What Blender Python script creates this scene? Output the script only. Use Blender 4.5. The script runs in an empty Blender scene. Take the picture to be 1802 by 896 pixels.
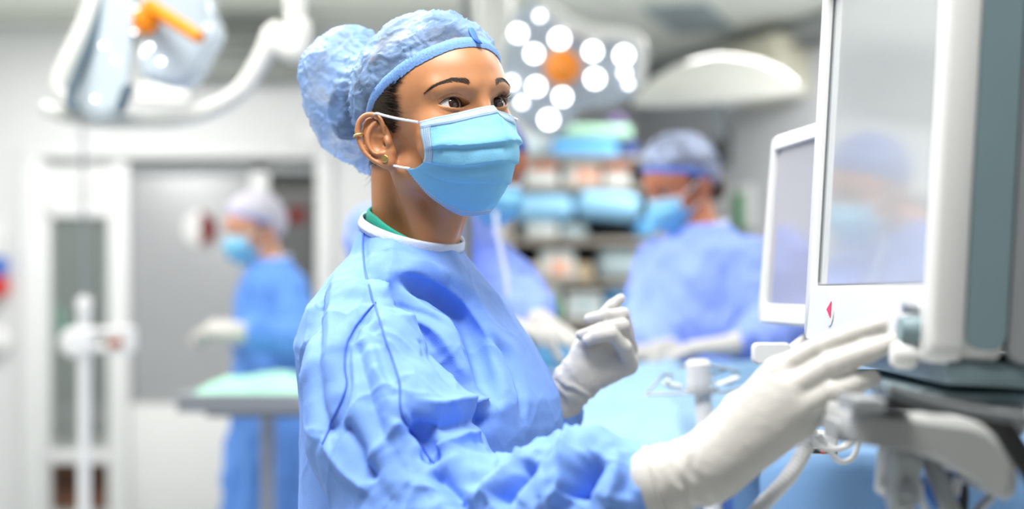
import bpy, bmesh, math, random
import numpy as np
from mathutils import Vector, Matrix
from mathutils.bvhtree import BVHTree

# ------------------------------------------------------------------ camera, world, lights, exposure
SC = bpy.context.scene
COL = SC.collection
CAMZ = 1.32
FPX, CX, CY = 2503.0, 901.0, 510.0
cam = bpy.data.cameras.new('camera')
cam.sensor_width = 36.0
cam.lens = FPX / 1802 * 36
cam.shift_y = (CY - 448) / 1802
cam.clip_start = 0.05
cam.dof.use_dof = True
cam.dof.focus_distance = 1.50
cam.dof.aperture_fstop = 2.05
camo = bpy.data.objects.new('camera', cam)
camo.location = (0, 0, CAMZ)
camo.rotation_euler = (math.radians(90), 0, 0)
COL.objects.link(camo)
SC.camera = camo

wd = bpy.data.worlds.new('world')
SC.world = wd
wd.use_nodes = True
wd.node_tree.nodes['Background'].inputs[0].default_value = (0.93, 0.96, 1.0, 1)
wd.node_tree.nodes['Background'].inputs[1].default_value = 0.19

SC.view_settings.view_transform = 'Standard'
SC.view_settings.look = 'None'
SC.view_settings.exposure = 0.12
SC.view_settings.gamma = 1.0
SC.view_settings.use_curve_mapping = False

def area_light(name, loc, size, power, aim=None, color=(1, 0.985, 0.96)):
    l = bpy.data.lights.new(name, 'AREA')
    l.shape = 'RECTANGLE'
    l.size, l.size_y = size
    l.energy = power
    l.color = color
    o = bpy.data.objects.new(name, l)
    o.location = loc
    if aim is not None:
        o.rotation_euler = (Vector(aim) - Vector(loc)).to_track_quat('-Z', 'Y').to_euler()
    COL.objects.link(o)
    return o

# ceiling light panels of the theatre (their housings are built with the ceiling)
CEIL = 2.92
PANELS = [(-0.25, 0.85, 54), (-1.1, 2.3, 40), (1.3, 2.9, 14), (-1.9, 4.1, 30), (2.3, 4.6, 34), (-2.3, 6.9, 40), (1.3, 6.9, 56)]
for _x, _y, _w in PANELS:
    area_light('ceiling_panel_light', (_x, _y, CEIL - 0.035), (1.15, 0.58), _w)

# ------------------------------------------------------------------ helpers
def W(px, py, Y):
    return np.array([(px - CX) / FPX * Y, Y, CAMZ + (CY - py) / FPX * Y])

ORIG = {}

def thing(name, loc, label=None, cat=None, group=None, kind=None):
    o = bpy.data.objects.new(name, None)
    o.empty_display_size = 0.05
    o.location = loc
    COL.objects.link(o)
    ORIG[o.name] = np.array(loc, float)
    tag(o, label, cat, group, kind)
    return o

def tag(o, label=None, cat=None, group=None, kind=None):
    if label: o['label'] = label
    if cat: o['category'] = cat
    if group: o['group'] = group
    if kind: o['kind'] = kind
    return o

def make_mesh(name, v, f, smooth=True):
    v = np.asarray(v, dtype=np.float32)
    me = bpy.data.meshes.new(name)
    if isinstance(f, np.ndarray):
        n = f.shape[1]
        me.vertices.add(len(v)); me.vertices.foreach_set('co', v.ravel())
        me.loops.add(f.size); me.loops.foreach_set('vertex_index', f.astype(np.int32).ravel())
        me.polygons.add(len(f)); me.polygons.foreach_set('loop_start', np.arange(0, f.size, n, dtype=np.int32))
        me.update(calc_edges=True)
    else:
        me.from_pydata([tuple(map(float, a)) for a in v], [], [tuple(map(int, a)) for a in f])
        me.update()
    me.polygons.foreach_set('use_smooth', np.full(len(me.polygons), bool(smooth)))
    return me

def obj(name, v, f, m, parent=None, smooth=True, label=None, cat=None, group=None, kind=None, sharp=None):
    """World-space vertices -> one object, its origin at the parent's base (or its own base)."""
    v = np.asarray(v, float)
    if parent is not None:
        o0 = ORIG[parent.name]
    else:
        o0 = np.array([(v[:, 0].min() + v[:, 0].max()) / 2, (v[:, 1].min() + v[:, 1].max()) / 2, v[:, 2].min()])
    me = make_mesh(name, v - o0, f, smooth)
    me.validate()
    if sharp: me.set_sharp_from_angle(angle=math.radians(sharp))
    if m: me.materials.append(m)
    o = bpy.data.objects.new(name, me)
    COL.objects.link(o)
    if parent is not None: o.parent = parent
    else: o.location = o0
    ORIG[o.name] = o0
    return tag(o, label, cat, group, kind)

def euler(rx=0, ry=0, rz=0):
    return np.array(Matrix.Rotation(rz, 3, 'Z') @ Matrix.Rotation(ry, 3, 'Y') @ Matrix.Rotation(rx, 3, 'X'))

def box_vf(c, s, R=None, bevel=0.004, seg=2):
    bm = bmesh.new()
    bmesh.ops.create_cube(bm, size=1.0)
    for v in bm.verts: v.co = Vector((v.co.x * s[0], v.co.y * s[1], v.co.z * s[2]))
    b = min(bevel, min(s) * 0.45)
    if b > 0: bmesh.ops.bevel(bm, geom=list(bm.edges), offset=b, segments=seg, affect='EDGES', profile=0.5)
    bm.verts.index_update()
    v = np.array([tuple(x.co) for x in bm.verts]); f = [tuple(x.index for x in p.verts) for p in bm.faces]
    bm.free()
    if R is not None: v = v @ np.asarray(R).T
    return v + np.asarray(c), f

def box(name, c, s, m, parent=None, R=None, bevel=0.004, seg=2, **k):
    v, f = box_vf(c, s, R, bevel, seg)
    return obj(name, v, f, m, parent, smooth=True, sharp=50, **k)

def prism_vf(outline, d0, d1, axes, origin, bevel=0.003):
    """A closed 2D outline in plane (a, b), extruded along n from d0 to d1, with a small bevel."""
    a, b, n = [np.asarray(x, float) for x in axes]
    o = np.asarray(outline, float)
    c = o.mean(0)
    rings = []
    sgn = 1 if d1 > d0 else -1
    def inset(q):
        d = o - c; L = np.linalg.norm(d, axis=1, keepdims=True)
        return o - d / np.maximum(L, 1e-6) * q
    for dd, q in ((d0, bevel), (d0 + sgn * bevel, 0), (d1 - sgn * bevel, 0), (d1, bevel)):
        p = inset(q)
        rings.append(np.asarray(origin) + p[:, :1] * a + p[:, 1:] * b + dd * n)
    N = len(o); v = np.vstack(rings); f = []
    for r in range(3):
        for i in range(N):
            j = (i + 1) % N
            f.append((r * N + i, r * N + j, (r + 1) * N + j, (r + 1) * N + i))
    f.append(tuple(range(N))[::-1]); f.append(tuple(range(3 * N, 4 * N)))
    return v, f

def fix_normals(o):
    bm = bmesh.new(); bm.from_mesh(o.data)
    bmesh.ops.recalc_face_normals(bm, faces=bm.faces); bm.to_mesh(o.data); bm.free()
    return o

def rounded(w, h, r, n=6, cx=0, cy=0):
    pts = []
    for qx, qy, a0 in ((1, 1, 0), (-1, 1, 90), (-1, -1, 180), (1, -1, 270)):
        for i in range(n + 1):
            a = math.radians(a0 + 90 * i / n)
            pts.append((cx + qx * (w / 2 - r) + r * math.cos(a), cy + qy * (h / 2 - r) + r * math.sin(a)))
    return pts

def prism(name, outline, d0, d1, axes, origin, m, parent=None, bevel=0.003, **k):
    v, f = prism_vf(outline, d0, d1, axes, origin, bevel)
    return fix_normals(obj(name, v, f, m, parent, smooth=True, sharp=45, **k))

def spline(pts, n=8, closed=False):
    """Catmull-Rom through pts."""
    P = np.asarray(pts, float); out = []
    N = len(P)
    if N < 3 and not closed: return P
    for i in range(N if closed else N - 1):
        if closed: p0, p1, p2, p3 = P[(i - 1) % N], P[i], P[(i + 1) % N], P[(i + 2) % N]
        else:
            p1, p2 = P[i], P[i + 1]
            p0 = P[i - 1] if i else 2 * p1 - p2
            p3 = P[i + 2] if i + 2 < N else 2 * p2 - p1
        for t in np.arange(n) / n:
            out.append(0.5 * ((2 * p1) + (p2 - p0) * t + (2 * p0 - 5 * p1 + 4 * p2 - p3) * t * t + (3 * p1 - p0 - 3 * p2 + p3) * t ** 3))
    if not closed: out.append(P[-1])
    return np.array(out)

def tube_vf(pts, r, n=10, closed=False, caps=True, flat=None):
    """Tube along pts; r scalar or list; flat=(normal, ratio) flattens the section along a direction."""
    P = np.asarray(pts, float); N = len(P)
    r = np.broadcast_to(np.asarray(r, float), (N,)) if np.ndim(r) == 0 or len(np.atleast_1d(r)) == N else np.interp(np.linspace(0, 1, N), np.linspace(0, 1, len(r)), r)
    T = np.gradient(P, axis=0) if not closed else np.roll(P, -1, 0) - np.roll(P, 1, 0)
    T /= np.maximum(np.linalg.norm(T, axis=1, keepdims=True), 1e-9)
    up = np.array([0, 0, 1.0]) if abs(T[0][2]) < 0.9 else np.array([1.0, 0, 0])
    u = np.cross(T[0], up); u /= np.linalg.norm(u)
    V = []; a = np.linspace(0, 2 * np.pi, n, endpoint=False)
    for i in range(N):
        u = u - T[i] * np.dot(u, T[i]); u /= max(np.linalg.norm(u), 1e-9)
        w = np.cross(T[i], u)
        off = np.cos(a)[:, None] * u + np.sin(a)[:, None] * w
        if flat is not None:
            nn = np.asarray(flat[0] if np.ndim(flat[0]) == 1 else flat[0][i], float)
            off = off - (1 - flat[1]) * (off @ nn)[:, None] * nn
        V.append(P[i] + r[i] * off)
    V = np.vstack(V); F = []
    for i in range(N if closed else N - 1):
        i2 = (i + 1) % N
        for k in range(n):
            k2 = (k + 1) % n
            F.append((i * n + k, i * n + k2, i2 * n + k2, i2 * n + k))
    if caps and not closed:
        F.append(tuple(range(n))[::-1]); F.append(tuple(range((N - 1) * n, N * n)))
    return V, F

def tube(name, pts, r, m, parent=None, n=10, closed=False, caps=True, flat=None, **k):
    v, f = tube_vf(pts, r, n, closed, caps, flat)
    return obj(name, v, f, m, parent, smooth=True, sharp=60, **k)

def frame_for(axis):
    z = np.asarray(axis, float); z = z / np.linalg.norm(z)
    h = np.array([0, 0, 1.0]) if abs(z[2]) < 0.9 else np.array([0, 1.0, 0])
    x = np.cross(h, z); x /= np.linalg.norm(x)
    return np.stack([x, np.cross(z, x), z], 1)

def lathe(name, prof, m, parent=None, loc=(0, 0, 0), axis=(0, 0, 1), n=28, sharp=40, **k):
    """prof: (radius, height) pairs, revolved about axis at loc; end points are closed with a cap."""
    R = frame_for(axis); a = np.linspace(0, 2 * np.pi, n, endpoint=False)
    V = []; F = []
    for r, z in prof:
        V.append(np.stack([r * np.cos(a), r * np.sin(a), np.full(n, z)], 1))
    V = np.vstack(V)
    for i in range(len(prof) - 1):
        for q in range(n):
            q2 = (q + 1) % n
            F.append((i * n + q, i * n + q2, (i + 1) * n + q2, (i + 1) * n + q))
    F.append(tuple(range(n))[::-1]); F.append(tuple(range((len(prof) - 1) * n, len(prof) * n)))
    o = obj(name, V @ R.T + np.asarray(loc, float), F, m, parent, smooth=True, sharp=sharp, **k)
    return fix_normals(o)

def merge_vf(*parts):
    V = []; F = []; k = 0
    for v, f in parts:
        V.append(np.asarray(v, float)); F += [tuple(i + k for i in q) for q in f]; k += len(v)
    return np.vstack(V), F

# ------------------------------------------------------------------ noise
_rng = np.random.RandomState(7)
_PERM = _rng.permutation(256); _PERM = np.concatenate([_PERM, _PERM, _PERM])
_GR = _rng.normal(size=(256, 3)); _GR /= np.linalg.norm(_GR, axis=1, keepdims=True)
_RP = _rng.rand(256, 3)

def noise(p):
    p = np.asarray(p, float); i = np.floor(p).astype(int); f = p - i; i &= 255
    u = f * f * f * (f * (f * 6 - 15) + 10)
    def g(a, b, c):
        h = _PERM[_PERM[_PERM[(i[:, 0] + a) & 255] + ((i[:, 1] + b) & 255)] + ((i[:, 2] + c) & 255)]
        return (_GR[h] * (f - np.array([a, b, c]))).sum(1)
    x0 = g(0, 0, 0) * (1 - u[:, 0]) + g(1, 0, 0) * u[:, 0]; x1 = g(0, 1, 0) * (1 - u[:, 0]) + g(1, 1, 0) * u[:, 0]
    y0 = g(0, 0, 1) * (1 - u[:, 0]) + g(1, 0, 1) * u[:, 0]; y1 = g(0, 1, 1) * (1 - u[:, 0]) + g(1, 1, 1) * u[:, 0]
    a = x0 * (1 - u[:, 1]) + x1 * u[:, 1]; b = y0 * (1 - u[:, 1]) + y1 * u[:, 1]
    return 1.6 * (a * (1 - u[:, 2]) + b * u[:, 2])

def worley(p):
    """distances to the nearest and second nearest feature points"""
    p = np.asarray(p, float); i = np.floor(p).astype(int)
    d1 = np.full(len(p), 9.0); d2 = np.full(len(p), 9.0)
    for a in (-1, 0, 1):
        for b in (-1, 0, 1):
            for c in (-1, 0, 1):
                q = i + np.array([a, b, c]); h = _PERM[_PERM[_PERM[q[:, 0] & 255] + (q[:, 1] & 255)] + (q[:, 2] & 255)]
                d = np.linalg.norm(q + _RP[h] - p, axis=1)
                d2 = np.where(d < d1, d1, np.minimum(d2, d)); d1 = np.minimum(d1, d)
    return d1, d2

def crumple(p, s):
    """stiff sheet crumple: faceted ridges, about -1..1"""
    w = p / s + 0.35 * np.stack([noise(p / s * 0.9 + 11), noise(p / s * 0.9 + 31), noise(p / s * 0.9 + 57)], 1)
    d1, d2 = worley(w)
    e1, e2 = worley(w * 1.9 + 5.3)
    return (d1 - 0.55) * 1.3 + 0.45 * (e1 - 0.55) + 0.25 * noise(w * 2.5)

def ridges(p, s, w_=0.11):
    w = p / s + 0.45 * np.stack([noise(p / s * 0.8 + 11), noise(p / s * 0.8 + 31), noise(p / s * 0.8 + 57)], 1)
    d1, d2 = worley(w)
    return np.exp(-(d2 - d1) / w_)

# ------------------------------------------------------------------ distance fields and surface nets
def smin(a, b, k):
    h = np.clip(0.5 + 0.5 * (b - a) / k, 0, 1)
    return b * (1 - h) + a * h - k * h * (1 - h)

def smax(a, b, k): return -smin(-a, -b, k)

def ell(p, c, r):
    q = p - np.asarray(c, np.float32); r = np.asarray(r, np.float32)
    k0 = np.sqrt(((q / r) ** 2).sum(1)); k1 = np.sqrt(((q / (r * r)) ** 2).sum(1))
    return k0 * (k0 - 1) / np.maximum(k1, 1e-6)

def cone(p, a, b, ra, rb):
    a = np.asarray(a, np.float32); b = np.asarray(b, np.float32)
    ba = b - a; h = np.clip(((p - a) @ ba) / max(float(ba @ ba), 1e-12), 0, 1)
    return np.linalg.norm(p - a - h[:, None] * ba, axis=1) - (ra + (rb - ra) * h)

def ball(p, c, r): return np.linalg.norm(p - np.asarray(c, np.float32), axis=1) - r

def chain(p, pts, rs, k=0.0):
    d = None
    for i in range(len(pts) - 1):
        e = cone(p, pts[i], pts[i + 1], rs[i], rs[i + 1])
        d = e if d is None else (smin(d, e, k) if k > 0 else np.minimum(d, e))
    return d

def axis_grid(*segs):
    """(lo, hi, step) segments joined into one axis"""
    out = []
    for lo, hi, st in segs:
        n = max(1, int(round((hi - lo) / st)))
        out += list(lo + (hi - lo) * np.arange(n) / n)
    out.append(segs[-1][1])
    return np.array(out, np.float32)

def surface_nets(sdf, xs, ys, zs, B=5):
    nx, ny, nz = len(xs), len(ys), len(zs)
    def pick(n):
        i = list(range(0, n, B))
        if i[-1] != n - 1: i.append(n - 1)
        return np.array(i)
    ix, iy, iz = pick(nx), pick(ny), pick(nz)
    # block centres decide which blocks are evaluated finely
    cx = (xs[ix[:-1]] + xs[ix[1:]]) / 2; cy = (ys[iy[:-1]] + ys[iy[1:]]) / 2; cz = (zs[iz[:-1]] + zs[iz[1:]]) / 2
    hx = (xs[ix[1:]] - xs[ix[:-1]]) / 2; hy = (ys[iy[1:]] - ys[iy[:-1]]) / 2; hz = (zs[iz[1:]] - zs[iz[:-1]]) / 2
    G = np.stack(np.meshgrid(cx, cy, cz, indexing='ij'), -1).reshape(-1, 3).astype(np.float32)
    H = np.sqrt((np.stack(np.meshgrid(hx, hy, hz, indexing='ij'), -1) ** 2).sum(-1))
    dc = np.concatenate([sdf(G[i:i + 400000]) for i in range(0, len(G), 400000)]).reshape(len(cx), len(cy), len(cz))
    act = np.abs(dc) < H * 1.5
    bx = np.minimum(np.arange(nx) // B, len(cx) - 1); by = np.minimum(np.arange(ny) // B, len(cy) - 1); bz = np.minimum(np.arange(nz) // B, len(cz) - 1)
    D = np.where(dc > 0, 1.0, -1.0).astype(np.float32)[np.ix_(bx, by, bz)]
    M = act[np.ix_(bx, by, bz)]
    # borders of active blocks
    M2 = M.copy()
    M2[1:] |= M[:-1]; M2[:, 1:] |= M[:, :-1]; M2[:, :, 1:] |= M[:, :, :-1]
    I = np.argwhere(M2)
    P = np.stack([xs[I[:, 0]], ys[I[:, 1]], zs[I[:, 2]]], 1)
    vals = np.concatenate([sdf(P[i:i + 400000]) for i in range(0, len(P), 400000)])
    D[I[:, 0], I[:, 1], I[:, 2]] = vals
    S = D < 0
    c = np.zeros((nx - 1, ny - 1, nz - 1), np.int8)
    for a in (0, 1):
        for b in (0, 1):
            for e in (0, 1):
                c += S[a:nx - 1 + a, b:ny - 1 + b, e:nz - 1 + e]
    cells = np.argwhere((c > 0) & (c < 8))
    idx = np.full(c.shape, -1, np.int64); idx[cells[:, 0], cells[:, 1], cells[:, 2]] = np.arange(len(cells))
    acc = np.zeros((len(cells), 3)); cnt = np.zeros(len(cells))
    ax = (xs, ys, zs)
    corner = {}
    for a in (0, 1):
        for b in (0, 1):
            for e in (0, 1):
                corner[a, b, e] = D[cells[:, 0] + a, cells[:, 1] + b, cells[:, 2] + e]
    def pos(o): return np.stack([xs[cells[:, 0] + o[0]], ys[cells[:, 1] + o[1]], zs[cells[:, 2] + o[2]]], 1)
    for d in range(3):
        for o1 in (0, 1):
            for o2 in (0, 1):
                o = [0, 0, 0]; o[(d + 1) % 3] = o1; o[(d + 2) % 3] = o2; o = tuple(o)
                q = list(o); q[d] = 1; q = tuple(q)
                va, vb = corner[o], corner[q]; m = (va < 0) != (vb < 0)
                t = np.where(m, va / np.where(m, va - vb, 1), 0)
                acc += np.where(m[:, None], pos(o) * (1 - t)[:, None] + pos(q) * t[:, None], 0); cnt += m
    V = acc / cnt[:, None]
    F = []
    for d in range(3):
        sl0 = [slice(None)] * 3; sl1 = [slice(None)] * 3
        sl0[d] = slice(0, -1); sl1[d] = slice(1, None)
        A, Bq = S[tuple(sl0)], S[tuple(sl1)]
        E = np.argwhere(A != Bq)
        e1, e2 = (d + 1) % 3, (d + 2) % 3
        n1, n2 = (nx, ny, nz)[e1], (nx, ny, nz)[e2]
        E = E[(E[:, e1] > 0) & (E[:, e2] > 0) & (E[:, e1] < n1 - 1) & (E[:, e2] < n2 - 1)]
        flip = ~A[E[:, 0], E[:, 1], E[:, 2]]
        def at(a, b):
            q = E.copy(); q[:, e1] -= a; q[:, e2] -= b
            return idx[q[:, 0], q[:, 1], q[:, 2]]
        Q = np.stack([at(1, 1), at(0, 1), at(0, 0), at(1, 0)], 1)
        Q[flip] = Q[flip][:, ::-1]
        F.append(Q)
    F = np.vstack(F)
    F = F[(F >= 0).all(1)]
    return V, F

def grid_vf(nu, nv):
    i, j = np.meshgrid(np.arange(nv - 1), np.arange(nu - 1), indexing='ij')
    a = (i * nu + j).ravel()
    return np.stack([a, a + 1, a + nu + 1, a + nu], 1)

def vnormals(V, F):
    n = np.cross(V[F[:, 2]] - V[F[:, 0]], V[F[:, 3]] - V[F[:, 1]])
    N = np.zeros_like(V)
    for k in range(4): np.add.at(N, F[:, k], n)
    return N / np.maximum(np.linalg.norm(N, axis=1, keepdims=True), 1e-12)

def relax(V, F, it=1, lam=0.5):
    for _ in range(it):
        S = np.zeros_like(V); C = np.zeros(len(V))
        for k in range(4):
            j = F[:, (k + 1) % 4]; i = F[:, k]
            np.add.at(S, i, V[j]); np.add.at(C, i, 1); np.add.at(S, j, V[i]); np.add.at(C, j, 1)
        V = V + lam * (S / np.maximum(C, 1)[:, None] - V)
    return V

def keep_faces(V, F, keepv):
    m = keepv[F].all(1); F = F[m]
    used = np.unique(F); mp = np.full(len(V), -1); mp[used] = np.arange(len(used))
    return V[used], mp[F], used

def seg_dist(P, A, B):
    """distance of points to a polyline given as segments; also arclength fraction"""
    best = np.full(len(P), 1e9); bt = np.zeros(len(P)); L = np.linalg.norm(B - A, axis=1); cum = np.concatenate([[0], np.cumsum(L)])
    for i in range(len(A)):
        ba = B[i] - A[i]; h = np.clip(((P - A[i]) @ ba) / max(ba @ ba, 1e-12), 0, 1)
        d = np.linalg.norm(P - A[i] - h[:, None] * ba, axis=1)
        m = d < best; best[m] = d[m]; bt[m] = (cum[i] + h[m] * L[i]) / max(cum[-1], 1e-9)
    return best, bt

# ------------------------------------------------------------------ materials
def srgb(*c):
    c = np.array(c, float) / 255
    return tuple(np.where(c <= 0.04045, c / 12.92, ((c + 0.055) / 1.055) ** 2.4)) + (1.0,)

def mat(name, col, rough=0.5, metal=0.0, var=0.06, nscale=18.0, bump=0.0, bscale=120.0, spec=0.5, trans=0.0, sss=0.0, sssr=(1, .3, .15),
        coat=0.0, emit=None, estr=0.0, alpha=1.0, sheen=0.0, translucent=0.0):
    m = bpy.data.materials.new(name); m.use_nodes = True
    nt = m.node_tree; N = nt.nodes; L = nt.links
    b = N['Principled BSDF']
    tc = N.new('ShaderNodeTexCoord')
    nz = N.new('ShaderNodeTexNoise'); nz.inputs['Scale'].default_value = nscale; nz.inputs['Detail'].default_value = 4
    L.new(tc.outputs['Object'], nz.inputs['Vector'])
    mx = N.new('ShaderNodeMix'); mx.data_type = 'RGBA'
    c = np.array(col[:3])
    mx.inputs['A'].default_value = tuple(c * (1 - var)) + (1,)
    mx.inputs['B'].default_value = tuple(np.minimum(c * (1 + var), 1)) + (1,)
    L.new(nz.outputs['Fac'], mx.inputs['Factor'])
    L.new(mx.outputs['Result'], b.inputs['Base Color'])
    b.inputs['Roughness'].default_value = rough
    b.inputs['Metallic'].default_value = metal
    b.inputs['Specular IOR Level'].default_value = spec
    b.inputs['Transmission Weight'].default_value = trans
    b.inputs['Coat Weight'].default_value = coat
    b.inputs['Sheen Weight'].default_value = sheen
    if sss:
        b.inputs['Subsurface Weight'].default_value = sss
        b.inputs['Subsurface Radius'].default_value = sssr
        b.inputs['Subsurface Scale'].default_value = 0.006
    if emit is not None:
        b.inputs['Emission Color'].default_value = tuple(emit[:3]) + (1,)
        b.inputs['Emission Strength'].default_value = estr
    if bump:
        n2 = N.new('ShaderNodeTexNoise'); n2.inputs['Scale'].default_value = bscale; n2.inputs['Detail'].default_value = 5
        L.new(tc.outputs['Object'], n2.inputs['Vector'])
        bp = N.new('ShaderNodeBump'); bp.inputs['Strength'].default_value = bump; bp.inputs['Distance'].default_value = 0.002
        L.new(n2.outputs['Fac'], bp.inputs['Height']); L.new(bp.outputs['Normal'], b.inputs['Normal'])
    out = N['Material Output']; last = b.outputs[0]
    if translucent:
        t = N.new('ShaderNodeBsdfTranslucent'); L.new(mx.outputs['Result'], t.inputs['Color'])
        ms = N.new('ShaderNodeMixShader'); ms.inputs[0].default_value = translucent
        L.new(last, ms.inputs[1]); L.new(t.outputs[0], ms.inputs[2]); last = ms.outputs[0]
    if alpha < 1:
        t = N.new('ShaderNodeBsdfTransparent'); ms = N.new('ShaderNodeMixShader'); ms.inputs[0].default_value = alpha
        L.new(t.outputs[0], ms.inputs[1]); L.new(last, ms.inputs[2]); last = ms.outputs[0]
    L.new(last, out.inputs['Surface'])
    return m

# ------------------------------------------------------------------ materials of the people
M_SKIN = mat('skin_brown', srgb(192, 133, 92), rough=0.38, var=0.07, nscale=45, bump=0.12, bscale=1400, sss=0.15, spec=0.5)
M_HAIR = mat('hair_dark', (0.012, 0.008, 0.006, 1), rough=0.38, var=0.3, nscale=60, spec=0.5)
M_HAIRL = mat('hair_painted_sheen', (0.07, 0.045, 0.03, 1), rough=0.35, var=0.3)  # paler strands: the sheen of the hair is put into their colour
M_BROW = mat('brow_hair', (0.045, 0.026, 0.018, 1), rough=0.5, var=0.3)
M_SCL = mat('sclera', srgb(226, 222, 220), rough=0.12, var=0.03, coat=0.6)
M_IRIS = mat('iris_brown', srgb(54, 29, 17), rough=0.1, var=0.5, nscale=700, coat=0.8)
M_LIMB = mat('iris_rim', srgb(34, 20, 14), rough=0.1, coat=0.8)
M_PUP = mat('pupil', (0.004, 0.003, 0.003, 1), rough=0.05, coat=0.9)
M_MASK = mat('mask_blue', srgb(150, 220, 250), rough=0.65, var=0.05, nscale=35, bump=0.25, bscale=500, translucent=0.25, spec=0.3)
M_EDGE = mat('mask_border', srgb(200, 228, 248), rough=0.65, var=0.04, bump=0.2, bscale=700, translucent=0.2, spec=0.3)
M_STITCH = mat('mask_stitch', srgb(52, 100, 170), rough=0.7)
M_LOOP = mat('elastic_white', srgb(240, 242, 246), rough=0.7, bump=0.3, bscale=900)
M_GOLD = mat('gold', srgb(222, 192, 120), rough=0.3, metal=0.9, bump=0.3, bscale=700)
M_CAP = mat('cap_blue', srgb(160, 196, 248), rough=0.40, var=0.10, nscale=60, bump=0.30, bscale=300, translucent=0.3, alpha=0.62, spec=0.5)
M_CAPBAND = mat('cap_band', srgb(132, 178, 246), rough=0.65, var=0.1, nscale=120, bump=0.4, bscale=420, translucent=0.2)
M_CAPTAB = mat('cap_tab', srgb(58, 116, 214), rough=0.6, var=0.1, nscale=300)
M_GOWN = mat('gown_blue', srgb(120, 160, 234), rough=0.72, var=0.05, nscale=90, bump=0.22, bscale=800, spec=0.3)
M_SEAM = mat('gown_seam', srgb(74, 112, 208), rough=0.75, var=0.1, nscale=200)
M_BIND = mat('neck_tape', srgb(214, 224, 246), rough=0.75, var=0.05, nscale=250, bump=0.4, bscale=600)
M_GREEN = mat('scrub_green', srgb(20, 150, 128), rough=0.8, var=0.08, nscale=200, bump=0.3, bscale=900)
M_GLOVE = mat('latex_glove', srgb(196, 193, 188), rough=0.5, var=0.04, nscale=70, bump=0.12, bscale=260, sss=0.1, spec=0.4)

def vary_alpha(m, lo, hi, scale):
    """uneven density of a thin net: the transparent share follows a noise"""
    nt = m.node_tree; N = nt.nodes; L = nt.links
    ms = [n for n in N if n.type == 'MIX_SHADER' and n.inputs[1].is_linked and n.inputs[1].links[0].from_node.type == 'BSDF_TRANSPARENT'][0]
    tc = N.new('ShaderNodeTexCoord'); nz = N.new('ShaderNodeTexNoise'); nz.inputs['Scale'].default_value = scale; nz.inputs['Detail'].default_value = 2
    mr = N.new('ShaderNodeMapRange'); mr.inputs['From Min'].default_value = .38; mr.inputs['From Max'].default_value = .62; mr.inputs['To Min'].default_value = lo; mr.inputs['To Max'].default_value = hi
    L.new(tc.outputs['Object'], nz.inputs['Vector']); L.new(nz.outputs['Fac'], mr.inputs['Value']); L.new(mr.outputs['Result'], ms.inputs[0])
vary_alpha(M_CAP, .30, .86, 26.0)

# ------------------------------------------------------------------ room materials
M_WALL = mat('wall_paint', srgb(216, 217, 218), rough=0.6, var=0.02, nscale=3)
M_WALLR = mat('wall_paint_grey', srgb(208, 210, 214), rough=0.6, var=0.03, nscale=3)
M_CEIL = mat('ceiling_paint', srgb(236, 238, 230), rough=0.7, var=0.02, nscale=4)
M_FLOOR = mat('floor_vinyl', srgb(206, 210, 208), rough=0.35, var=0.06, nscale=8)
M_CORR = mat('corridor_floor', srgb(150, 108, 84), rough=0.4, var=0.08, nscale=10)
M_CORRW = mat('corridor_wall', srgb(138, 144, 142), rough=0.7, var=0.05, nscale=3)
M_WHITE = mat('white_enamel', srgb(226, 226, 226), rough=0.35, var=0.02)
M_FRAME = mat('door_frame_white', srgb(224, 225, 226), rough=0.4, var=0.02)
M_DOOR = mat('door_steel_grey', srgb(168, 169, 172), rough=0.4, metal=0.25, var=0.04, nscale=5)
M_GLASS = mat('window_glass', srgb(214, 226, 222), rough=0.05, var=0.0, alpha=0.14, spec=0.5)
M_DARK = mat('dark_rubber', srgb(40, 42, 46), rough=0.6)
M_GREY = mat('grey_plastic', srgb(168, 172, 174), rough=0.45, var=0.03)
M_DGREY = mat('dark_grey_plastic', srgb(110, 114, 116), rough=0.5, var=0.04)
M_STEEL = mat('steel', srgb(176, 180, 186), rough=0.3, metal=0.85, var=0.05)
M_RED = mat('red_enamel', srgb(206, 52, 40), rough=0.5)
M_DRED = mat('dark_red_glass', srgb(112, 44, 44), rough=0.3)
M_BLUEP = mat('blue_plastic', srgb(52, 108, 196), rough=0.5)
M_LIGHT = mat('light_diffuser', (1, 1, 1, 1), rough=0.5, var=0, emit=(1, 0.99, 0.96), estr=4.0)
M_CREAM = mat('cream_enamel', srgb(228, 224, 204), rough=0.5, var=0.03)

YB = 8.3
def wallX(px, Y=YB): return (px - CX) / FPX * Y
def zAt(py, Y=YB): return CAMZ + (CY - py) / FPX * Y

box('floor', (-0.5, 4.9, -0.02), (9.4, 13.0, 0.04), M_FLOOR, bevel=0, kind='structure')
box('ceiling', (-0.5, 5.4, CEIL + 0.03), (9.4, 12.0, 0.06), M_CEIL, bevel=0, kind='structure')
x0, x1, zt = wallX(60), wallX(572), 2.10
v, f = merge_vf(box_vf(((-5.1 + x0) / 2, YB + 0.1, CEIL / 2), (x0 + 5.1, 0.2, CEIL), bevel=0), box_vf(((x1 + 0.3) / 2, YB + 0.1, CEIL / 2), (0.3 - x1, 0.2, CEIL), bevel=0),
                box_vf(((x0 + x1) / 2, YB + 0.1, (zt + CEIL) / 2), (x1 - x0, 0.2, CEIL - zt), bevel=0))
obj('wall_back', v, f, M_WALL, smooth=False, kind='structure')
v, f = merge_vf(box_vf((0.25, 9.45, CEIL / 2), (0.1, 2.1, CEIL), bevel=0), box_vf((0.65, 10.6, CEIL / 2), (0.8, 0.2, CEIL), bevel=0))
obj('wall_alcove', v, f, M_WALLR, smooth=False, kind='structure')
A, B = np.array([0.86, 10.6]), np.array([3.0, 5.65])
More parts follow.
